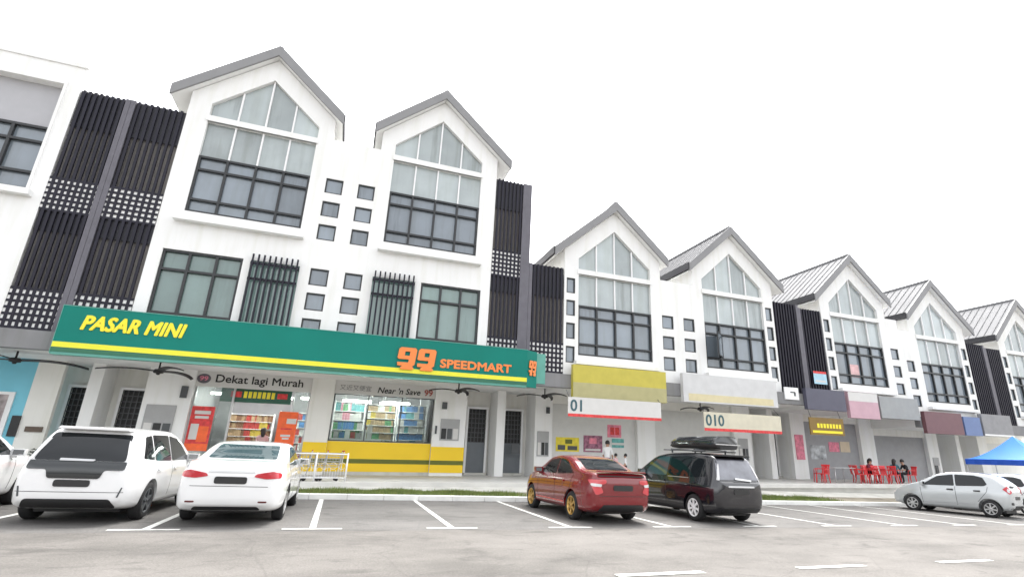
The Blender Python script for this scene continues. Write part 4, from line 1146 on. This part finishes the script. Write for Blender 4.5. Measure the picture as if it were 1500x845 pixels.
HATCH = dict(W=1.66, ro=.56, wb=2.45, fo=.70, r=.29,
    top=[(-.56,1.0),(-.54,1.06),(-.40,1.22),(-.12,1.42),(.1,1.47),(.6,1.505),(1.0,1.505),(1.45,1.44),(2.25,1.08),(2.6,.98),(2.95,.82),(3.15,.66)],
    shoulder=[(-.56,.94),(.3,.98),(1.2,.95),(2.2,.90),(3.15,.6)],
    patches=[('rear_window',carglass2,[(-.58,1.06),(.58,1.06),(.50,1.36),(-.50,1.36)],'rear',.006),
             ('windscreen','glass',[(-.58,1.10),(.58,1.10),(.49,1.40),(-.49,1.40)],'front',.006),
             ('front_window','glass',[(.98,1.0),(2.05,.98),(1.52,1.32),(1.0,1.40)],'sides',.006),
             ('rear_side_window','glass',[(-.02,1.10),(.08,1.04),(.93,1.0),(.95,1.40),(.35,1.39),(.1,1.33)],'sides',.006),
             ('number_plate',plate,[(-.24,.62),(.24,.62),(.24,.73),(-.24,.73)],'rear',.012),
             ('wiper',trim,[(-.30,1.04),(.04,1.02),(.04,1.05),(-.30,1.075)],'rear',.03),
             ('lower_bumper',trim,[(-.40,.28),(.40,.28),(.40,.42),(-.40,.42)],'rear',.010),
             ('fender_groove',mat('pale_groove',(.30,.31,.32),.4),[(.40,.40),(2.05,.36),(2.05,.385),(.40,.425)],'sides',.004)],
    pairs=[('taillight',lampred,[(.50,.86),(.68,.80),(.73,.96),(.65,1.06),(.56,1.06)],'rear',.014),
           ('fog_light',trim,[(.50,.45),(.66,.45),(.66,.54),(.50,.54)],'rear',.010),
           ('headlight',lampclr,[(.30,.60),(.58,.64),(.56,.78),(.36,.72)],'front',.008)],
    seams=[[(.96,.34),(.96,.98)],[(2.06,.34),(2.1,.9)],[(.32,.5),(.02,.85),(-.02,1.02)]], handles=[(.30,.86),(1.12,.86)], handle_mat=trim, mirror=(1.98,.98))

pw = paint('white_car_paint', (.78, .78, .78))
def at(x, y): return (x, y, zr(x))
car('car', 'white saloon car cut by the left edge, only its right side showing', 'car', SEDAN, at(-2.35, -9.3), R(1), pw, steel, 7)
mpv, mb = car('car', 'white people carrier with black tailgate panel and dark rear window', 'car', MPV, at(.50, -8.95), R(-1.5), pw, darkgrey, 5)
b = MB(); b.prism_y([(-.53, 1.525), (.53, 1.525), (.50, 1.572), (-.50, 1.572)], -.64, -.33); b.build('roof_spoiler', pw, mpv, bevel=.015)
car('car', 'white saloon car with red tail lamps parked nose to the minimarket entrance', 'car', SEDAN, at(2.86, -9.0), R(-1), pw, steel, 10, carglass2)
rc_, rb = car('car', 'red saloon car with gold wheels', 'car', REDS, at(10.82, -9.0), R(2), paint('red_car_paint', (.17, .004, .008), .25), mat('gold_wheel', (.55, .34, .10), .3, metal=.7), 6)
b = MB(); b.prism_y([(-.64, 1.115), (.64, 1.115), (.60, 1.15), (-.60, 1.15)], -1.03, -.86); b.build('boot_spoiler', MATS['red_car_paint'], rc_, bevel=.01)
van, vb = car('van', 'black people carrier with white wheels and a roof box', 'van', VAN, at(14.12, -9.30), R(2.5), paint('black_car_paint', (.010, .010, .014), .16), whitep, 7)
b = MB(); b.prism_y([(-.50, 1.598), (.50, 1.598), (.48, 1.645), (-.48, 1.645)], -.72, -.36); b.build('roof_spoiler', trim, van, bevel=.015)
b = MB()
for x in (-.52, .52): b.tube([(x, -.2, 1.72), (x, 1.6, 1.74)], .018, 6); 
for y in (.2, 1.2):
    b.tube([(-.56, y, 1.76), (.56, y, 1.76)], .02, 6)
    for x in (-.52, .52): b.tube([(x, y, 1.66), (x, y, 1.76)], .025, 6)
b.build('roof_rack', darkgrey, van)
# roof box rests on the rack: a thing of its own
t = thing('roof_box', 'glossy black roof box on top of the black van', 'roof box', at(14.12, -9.30)); t.rotation_euler = (0, math.atan(.018), R(2.5))
def boxhalf(z0, z1, s0, s1):
    b = MB(); rings = []
    for y, w in ((-.50,.30),(-.46,.36),(-.30,.41),(.4,.43),(1.1,.42),(1.5,.34),(1.72,.20),(1.78,.08)):
        k = min(1, (1.80-y)/.7) ** .5
        sec = [(w*s0, z0), (w, z0+(z1-z0)*.35), (w*.97, z0+(z1-z0)*.6*k+.0), (w*s1, z0+(z1-z0)*k), (0, z0+(z1-z0)*(k)+.015)]
        rings.append([b.bm.verts.new((x, y, z)) for x, z in sec] + [b.bm.verts.new((-x, y, z)) for x, z in sec[-2::-1]])
    for a, c in zip(rings, rings[1:]):
        n = len(a)
        for i in range(n): b.bm.faces.new((a[i], a[(i+1) % n], c[(i+1) % n], c[i]))
    b.bm.faces.new(rings[0][::-1]); b.bm.faces.new(rings[-1]); return b
boxhalf(1.90, 2.10, 1.0, .80).build('lid', paint('roof_box_gloss', (.02, .022, .025), .12), t, smooth=True)
boxhalf(1.895, 1.785, 1.0, .86).build('tray', trim, t, smooth=True)
b = MB(); b.box(-.415, .415, -.512, -.49, 1.885, 1.91); b.build('latch_strip', steel, t)
silver = paint('silver_car_paint', (.50, .52, .53), .25, .3)
car('car', 'silver hatchback parked at an angle near the blue tent', 'car', HATCH, at(27.3, -8.40), R(14), silver, steel, 7)
car('car', 'white hatchback behind the silver one, cut by the right edge', 'car', HATCH, at(30.3, -8.1), R(6), pw, steel, 7)
# ---------------------------------------------------------------- people
def person(label, loc, rz, shirt, legs, pose='stand', h=1.65, long_hair=False, group=None, lean=0.):
    t = thing('person', label, 'person', loc, rz, group)
    k = h / 1.70; seat = .47
    if pose == 'stand':
        J = {'pel': (0,0,.93), 'spi': (0,.01,1.12), 'che': (0,.0+lean*.5,1.33), 'nek': (0,.01+lean,1.46), 'hea': (0,.03+lean*1.2,1.56), 'top': (0,.03+lean*1.25,1.66)}
        for s, n in ((-1,'L'),(1,'R')):
            J.update({'hip'+n: (.09*s,0,.88), 'kne'+n: (.10*s,.02,.49), 'ank'+n: (.10*s,-.02,.08), 'toe'+n: (.11*s,.15,.035),
                      'sho'+n: (.17*s,lean*.8,1.38), 'elb'+n: (.22*s,.02+lean*.6,1.12), 'wri'+n: (.20*s,.16+lean*.6,.93)})
    else:
        J = {'pel': (0,0,seat+.06), 'spi': (0,.02,seat+.24), 'che': (0,.05+lean,seat+.44), 'nek': (0,.09+lean*1.3,seat+.57), 'hea': (0,.12+lean*1.4,seat+.67), 'top': (0,.13+lean*1.45,seat+.77)}
        for s, n in ((-1,'L'),(1,'R')):
            J.update({'hip'+n: (.10*s,.03,seat+.06), 'kne'+n: (.13*s,.44,seat+.04), 'ank'+n: (.13*s,.40,.08), 'toe'+n: (.14*s,.56,.035),
                      'sho'+n: (.18*s,.05+lean,seat+.48), 'elb'+n: (.23*s,.16+lean,seat+.26), 'wri'+n: (.14*s,.36+lean*.6,seat+.26)})
    J = {a: Vector(p)*k for a, p in J.items()}
    RAD = dict(pel=.135, spi=.12, che=.14, nek=.052, hea=.088, top=.075, hip=.095, kne=.062, ank=.042, toe=.036, sho=.062, elb=.044, wri=.030)
    E_ = [('pel','spi'),('spi','che'),('che','nek'),('nek','hea'),('hea','top')]
    for n in 'LR': E_ += [('pel','hip'+n),('hip'+n,'kne'+n),('kne'+n,'ank'+n),('ank'+n,'toe'+n),('che','sho'+n),('sho'+n,'elb'+n),('elb'+n,'wri'+n)]
    names = list(J); me = bpy.data.meshes.new('body')
    me.from_pydata([J[a] for a in names], [(names.index(a), names.index(c)) for a, c in E_], [])
    o = bpy.data.objects.new('body_blank', me); col.objects.link(o)
    md = o.modifiers.new('skin', 'SKIN'); md.use_smooth_shade = True
    for i, a in enumerate(names):
        r = RAD[a if a in RAD else a[:3]]*k; me.skin_vertices[0].data[i].radius = (r, r*.78 if a in ('pel','spi','che') else r)
    me.skin_vertices[0].data[0].use_root = True
    ms = o.modifiers.new('sub', 'SUBSURF'); ms.levels = 2; ms.render_levels = 2
    dg = bpy.context.evaluated_depsgraph_get(); dg.update()
    bme = bpy.data.meshes.new_from_object(o.evaluated_get(dg)); bpy.data.objects.remove(o)
    bme.materials.clear()
    for m_ in (skin, shirt, legs, trim): bme.materials.append(m_)
    SEG = {('pel','spi'):1,('spi','che'):1,('che','nek'):1}
    for f in bme.polygons:
        c = f.center; best = None
        for a, e in E_:
            p, q = J[a], J[e]; d = q - p; tt = max(0, min(1, (c-p).dot(d)/d.length_squared)); ds = (c-(p+d*tt)).length
            if best is None or ds < best[0]: best = (ds, a[:3], e[:3], tt)
        _, a, e, tt = best
        f.material_index = {('pel','spi'): 1 if tt > .15 else 2, ('spi','che'): 1, ('che','nek'): 1 if tt < .75 else 0, ('pel','hip'): 2, ('hip','kne'): 2, ('kne','ank'): 2, ('ank','toe'): 3, ('che','sho'): 1, ('sho','elb'): 1}.get((a, e), 0)
        f.use_smooth = True
    # fingers and face join the same mesh
    bm = bmesh.new(); bm.from_mesh(bme); w = MB(); w.bm.free(); w.bm = bm
    for n in 'LR':
        s = -1 if n == 'L' else 1; wr = J['wri'+n]; d = (wr - J['elb'+n]).normalized(); u = Vector((0, 0, 1)).cross(d).normalized() if abs(d.z) < .9 else Vector((0, 1, 0)); v = d.cross(u)
        w.tube([wr - d*.01, wr + d*.04, wr + d*.085], [.022*k, .030*k, .027*k], 8)
        for i in range(4):
            q = wr + d*.08*k + u*(i-1.5)*.015; ln = (.062, .072, .068, .052)[i]*k
            w.tube([q, q + d*ln*.5 + v*.008, q + d*ln*.85 + v*.026], [.0085, .008, .006], 6)
        q = wr + d*.03*k - u*s*.024; w.tube([q, q + d*.03 - u*s*.02, q + d*.055 - u*s*.018], [.010, .009, .007], 6)
    hd = J['hea']; 
    w.tube([hd + Vector((0, .075, .015))*k, hd + Vector((0, .10, -.012))*k, hd + Vector((0, .085, -.02))*k], [.008, .014, .01], 6)
    w.cur = 3
    for s in (-1, 1): w.tube([hd + Vector((.03*s, .074, .018))*k, hd + Vector((.03*s, .088, .018))*k], .009, 6)
    w.tube([hd + Vector((-.022, .076, -.045))*k, hd + Vector((.022, .076, -.045))*k], .006, 5)
    w.cur = 0
    for s in (-1, 1): w.tube([hd + Vector((.075*s, .0, .0))*k, hd + Vector((.098*s, -.005, .008))*k], [.018, .022], 8)
    bm.to_mesh(bme); bm.free()
    bo = bpy.data.objects.new('body', bme); col.objects.link(bo); bo.parent = t
    b = MB(); r_ = .112*k; c = (hd + J['top'])/2 + Vector((0, -.014, .018))
    for i in range(7):
        pass
    prof = [(r_*math.sin(a*math.pi/16), r_*1.12*math.cos(a*math.pi/16)) for a in range(9)]
    b.lathe_z([(max(x, .001), z) for x, z in prof] + [(r_*1.0, -.03), (r_*.93, -.05)], 18, c.x, c.y - .012, c.z)
    if long_hair: b.tube([c + Vector((0, -.06, .04)), c + Vector((0, -.085, -.10)), c + Vector((0, -.10, -.26))], [.085, .095, .05], 10)
    ho = b.build('hair', hairm, bo, smooth=True)
    return t
wsh = mat('white_shirt', (.72, .72, .72), .8); dks = mat('black_cloth', (.015, .015, .018), .85); tea = mat('dark_teal_cloth', (.05, .13, .16), .85); pnk = mat('pale_pink_cloth', (.55, .35, .36), .8)
jeans = mat('dark_blue_jeans', (.03, .04, .07), .85)
person('shopper in a pale pink top with long black hair at the shelves inside the minimarket', (1.60, 3.5, WALK), R(10), pnk, jeans, h=1.74, long_hair=True)
person('person in a white shirt standing on the walkway behind the red car', (15.95, .4, WALK), R(-40), wsh, jeans, h=1.66, lean=.04)
person('small child in a pink top beside the standing person in white', (16.1, -.1, WALK), R(30), pnk, jeans, h=1.12)
person('child with black hair in a white top, nearest the black van', (16.65, .0, WALK), R(60), wsh, dks, h=1.12)
person('person in a dark teal top sitting on a red chair', (32.75, -.75, WALK), R(-70), tea, dks, 'sit', 1.6, True)
person('person in black clothes sitting bent forward at the end of the red tables', (33.75, -.75, WALK), R(70), dks, dks, 'sit', 1.6, lean=.10)
person('person in a maroon top sitting behind the red table', (31.95, .1, WALK), R(180), mat('maroon_cloth', (.14, .02, .04), .85), dks, 'sit', 1.6, True)

# ---------------------------------------------------------------- red chairs and tables on the walkway
def plastic_chair(label, x, y, rz):
    t = thing('plastic_chair', label, 'chair', (x, y, WALK), rz, 'red plastic chairs on the walkway')
    b = MB(); b.box(-.22, .22, -.22, .22, .42, .45); b.build('seat', redpl, t, bevel=.012)
    b = MB()
    for k in range(5):
        u = -.17 + .085 * k; b.box(u - .026, u + .026, -.235, -.21, .45, .86, Matrix.Rotation(R(8), 4, 'X') @ Matrix.Identity(4))
    b.box(-.22, .22, -.245, -.205, .84, .92, Matrix.Rotation(R(8), 4, 'X')); b.build('backrest', redpl, t, bevel=.008)
    for sx in (-1, 1):
        for sy in (-1, 1):
            b = MB(); b.tube([(.19*sx, .19*sy, .43), (.225*sx, .23*sy, 0)], [.026, .019], 8); b.build('leg', redpl, t)
        b = MB(); b.tube([(.225*sx, -.24, .66), (.245*sx, .0, .67), (.235*sx, .16, .655), (.215*sx, .19, .44)], .019, 8); b.build('armrest', redpl, t)
    return t
def folding_table(label, x, y, rz, top, L=1.2):
    t = thing('table', label, 'table', (x, y, WALK), rz, 'tables among the red chairs')
    MB().box(-L/2, L/2, -.38, .38, .715, .745).build('tabletop', top, t, bevel=.008)
    for sx in (-1, 1):
        for sy in (-1, 1):
            MB().tube([(sx*(L/2-.12), .30*sy, .71), (sx*(L/2-.06), .33*sy, 0)], .017, 8).build('leg', steel, t)
CH = [(27.5, -.75, 100, 'red plastic chair at the left end of the row, beside the white notice pier'), (27.85, -.25, 60, 'red plastic chair just behind the leftmost red chair'),
      (30.05, -.9, 250, 'red plastic chair at the right end of the first table, nearest the walkway edge'), (30.35, -.45, 230, 'red plastic chair behind the right end of the first table'),
      (30.75, -.95, 200, 'red plastic chair standing alone between the two tables'), (31.2, -1.05, 170, 'red plastic chair with its back to the road at the second table'),
      (31.85, -1.05, 180, 'red plastic chair at the front of the second table, left of the sitter in teal'), (31.75, .45, 0, 'red plastic chair behind the second table against the shutter'),
      (32.72, -.72, -70, 'red plastic chair under the sitter in dark teal'), (33.75, -.78, 70, 'red plastic chair under the sitter in black')]
for x, y, a, l in CH:
    plastic_chair(l, x, y, R(a))
plastic_chair('red plastic chair under the sitter in maroon', 31.95, .13, R(180))
folding_table('grey folding table between the first red chairs', 28.9, -.55, 0, mat('grey_table_top', (.40, .40, .40), .5), 1.5)
folding_table('red topped table in front of the sitter in maroon', 31.6, -.45, 0, redpl, 1.1)

# ---------------------------------------------------------------- trolleys behind a white railing
t = thing('trolley_railing', 'white painted railing at the walkway edge in front of the yellow wall', 'railing', (0, -1.55, WALK))
b = MB()
for x in (2.9, 3.95, 4.93): b.tube([(x, 0, 0), (x, 0, .92)], .028, 8)
b.build('post', whitep, t)
b = MB(); b.tube([(2.9, 0, .88), (4.93, 0, .88)], .02, 8); b.tube([(2.9, 0, .12), (4.93, 0, .12)], .02, 8); b.build('rail', whitep, t)
b = MB()
for k in range(24): x = 2.98 + .085*k; b.tube([(x, 0, .12), (x, 0, .42 + .12*math.sin(k*1.3))], .006, 4)
for k in range(7):
    x = 3.1 + .28*k; b.tube([(x + .11*math.cos(a*math.pi/6), 0, .5 + .11*math.sin(a*math.pi/6)) for a in range(13)], .007, 4)
b.build('wire_scroll', whitep, t)
def trolley(label, x, y, rz):
    t = thing('shopping_trolley', label, 'trolley', (x, y, WALK), rz, 'wire shopping trolleys behind the white railing')
    b = MB()
    def pt(u, v, z): # u along, v across, flared basket
        q = (z - .45)/.45; return (-.32 - .08*q + u*(.74 + .14*q), (v-.5)*(.40 + .1*q), z)
    for k in range(6):
        z = .45 + .09*k
        b.tube([pt(0,0,z), pt(1,0,z), pt(1,1,z), pt(0,1,z), pt(0,0,z)], .006 if k < 5 else .012, 4, False)
    for k in range(9):
        for v in (0, 1): b.tube([pt(k/8, v, .45), pt(k/8, v, .9)], .005, 4, False)
        b.tube([pt(k/8, 0, .45), pt(k/8, 1, .45)], .005, 4, False)
    for k in range(5):
        for u in (0, 1): b.tube([pt(u, k/4, .45), pt(u, k/4, .9)], .005, 4, False)
    b.build('basket', steel, t)
    b = MB()
    for s in (-1, 1): b.tube([(-.42, .22*s, .98), (-.38, .2*s, .45), (-.30, .2*s, .16), (.36, .17*s, .14)], .013, 6)
    b.build('frame', steel, t)
    MB().tube([(-.42, -.24, .98), (-.42, .24, .98)], .018, 8).build('handle', red, t)
    for sx, sy in ((-.28, 1), (-.28, -1), (.33, 1), (.33, -1)):
        b = MB(); b.lathe_z([(.001, -.012), (.055, -.012), (.06, 0), (.055, .012), (.001, .012)], 12); o = b.build('wheel', trim, t); o.rotation_euler = (R(90), 0, 0); o.location = (sx, .18*sy, .06)
for k, (x, l) in enumerate(((3.35, 'wire shopping trolley nearest the white saloon car'), (3.85, 'middle wire shopping trolley behind the white railing'), (4.35, 'wire shopping trolley at the right end of the white railing'))):
    trolley(l, x, -1.15, R(180 + 4*k))

# ---------------------------------------------------------------- blue canopy tent
TX, TY = 36.5, -4.55
t = thing('canopy_tent', 'blue pop up canopy tent behind the silver hatchback', 'tent', (TX, TY, 0), R(8))
g = zr(TX) + .12; zv = 1.62; za = 2.78
b = MB(); n = 12; half = 1.6
for q in range(4):
    Mq = Matrix.Rotation(math.pi/2*q, 4, 'Z'); rows = []
    for i in range(n+1):
        s_ = i/n; r_ = half*(1-s_); z = zv + .0 + (za-zv)*(s_**1.55)
        rows.append([Mq @ Vector((-r_ + 2*r_*j/8, -r_, z - .05*math.sin(math.pi*j/8)*(1-s_)*.6)) for j in range(9)])
    for a, c in zip(rows, rows[1:]):
        for j in range(8): b.face([a[j], a[j+1], c[j+1], c[j]])
bmesh.ops.remove_doubles(b.bm, verts=b.bm.verts, dist=.002)
b.build('canopy', blueten, t, smooth=True)
b = MB()
for q in range(4):
    Mq = Matrix.Rotation(math.pi/2*q, 4, 'Z'); k = 24
    pts = [(-half + 2*half*j/k, -half - .012*math.sin(j*1.7)) for j in range(k+1)]
    for a, c in zip(pts, pts[1:]): b.face([Mq @ Vector((a[0], a[1], zv - .26)), Mq @ Vector((c[0], c[1], zv - .26)), Mq @ Vector((c[0], c[1], zv)), Mq @ Vector((a[0], a[1], zv))])
b.build('valance', mat('deep_blue_cloth', (.006, .07, .42), .6, var=.05), t)
for sx in (-1, 1):
    for sy in (-1, 1): MB().tube([(half*.98*sx, half*.98*sy, g), (half*.98*sx, half*.98*sy, zv)], .02, 8).build('leg', steel, t)
# potted shrub beside the left stair door
t = thing('potted_plant', 'small dark leafy plant in a pot beside the left stair door', 'plant', (-5.0, 2.2, WALK))
b = MB(); b.lathe_z([(.001, 0), (.14, 0), (.19, .3), (.16, .3), (.15, .26), (.001, .26)], 16); b.build('pot', mat('brown_pot', (.12, .06, .04), .7), t)
b = MB(); r = random.Random(3)
for k in range(160):
    a = r.uniform(0, 6.28); e = r.uniform(.1, 1.4); rr = r.uniform(.1, .32); p = Vector((rr*math.cos(a)*math.cos(e), rr*math.sin(a)*math.cos(e), .5 + .5*rr*2*math.sin(e)))
    d = Vector((math.cos(a), math.sin(a), .4)).normalized()*.11; w = Vector((-math.sin(a), math.cos(a), 0))*.03
    b.face([p, p + d*.5 + w, p + d, p + d*.5 - w])
b.build('leaves', mat('dark_leaf', (.02, .045, .015), .6, var=.4), t)
MB().tube([(0, 0, .26), (.01, 0, .7)], .015, 6).build('stem', mat('brown_stem', (.08, .05, .03), .8), t)
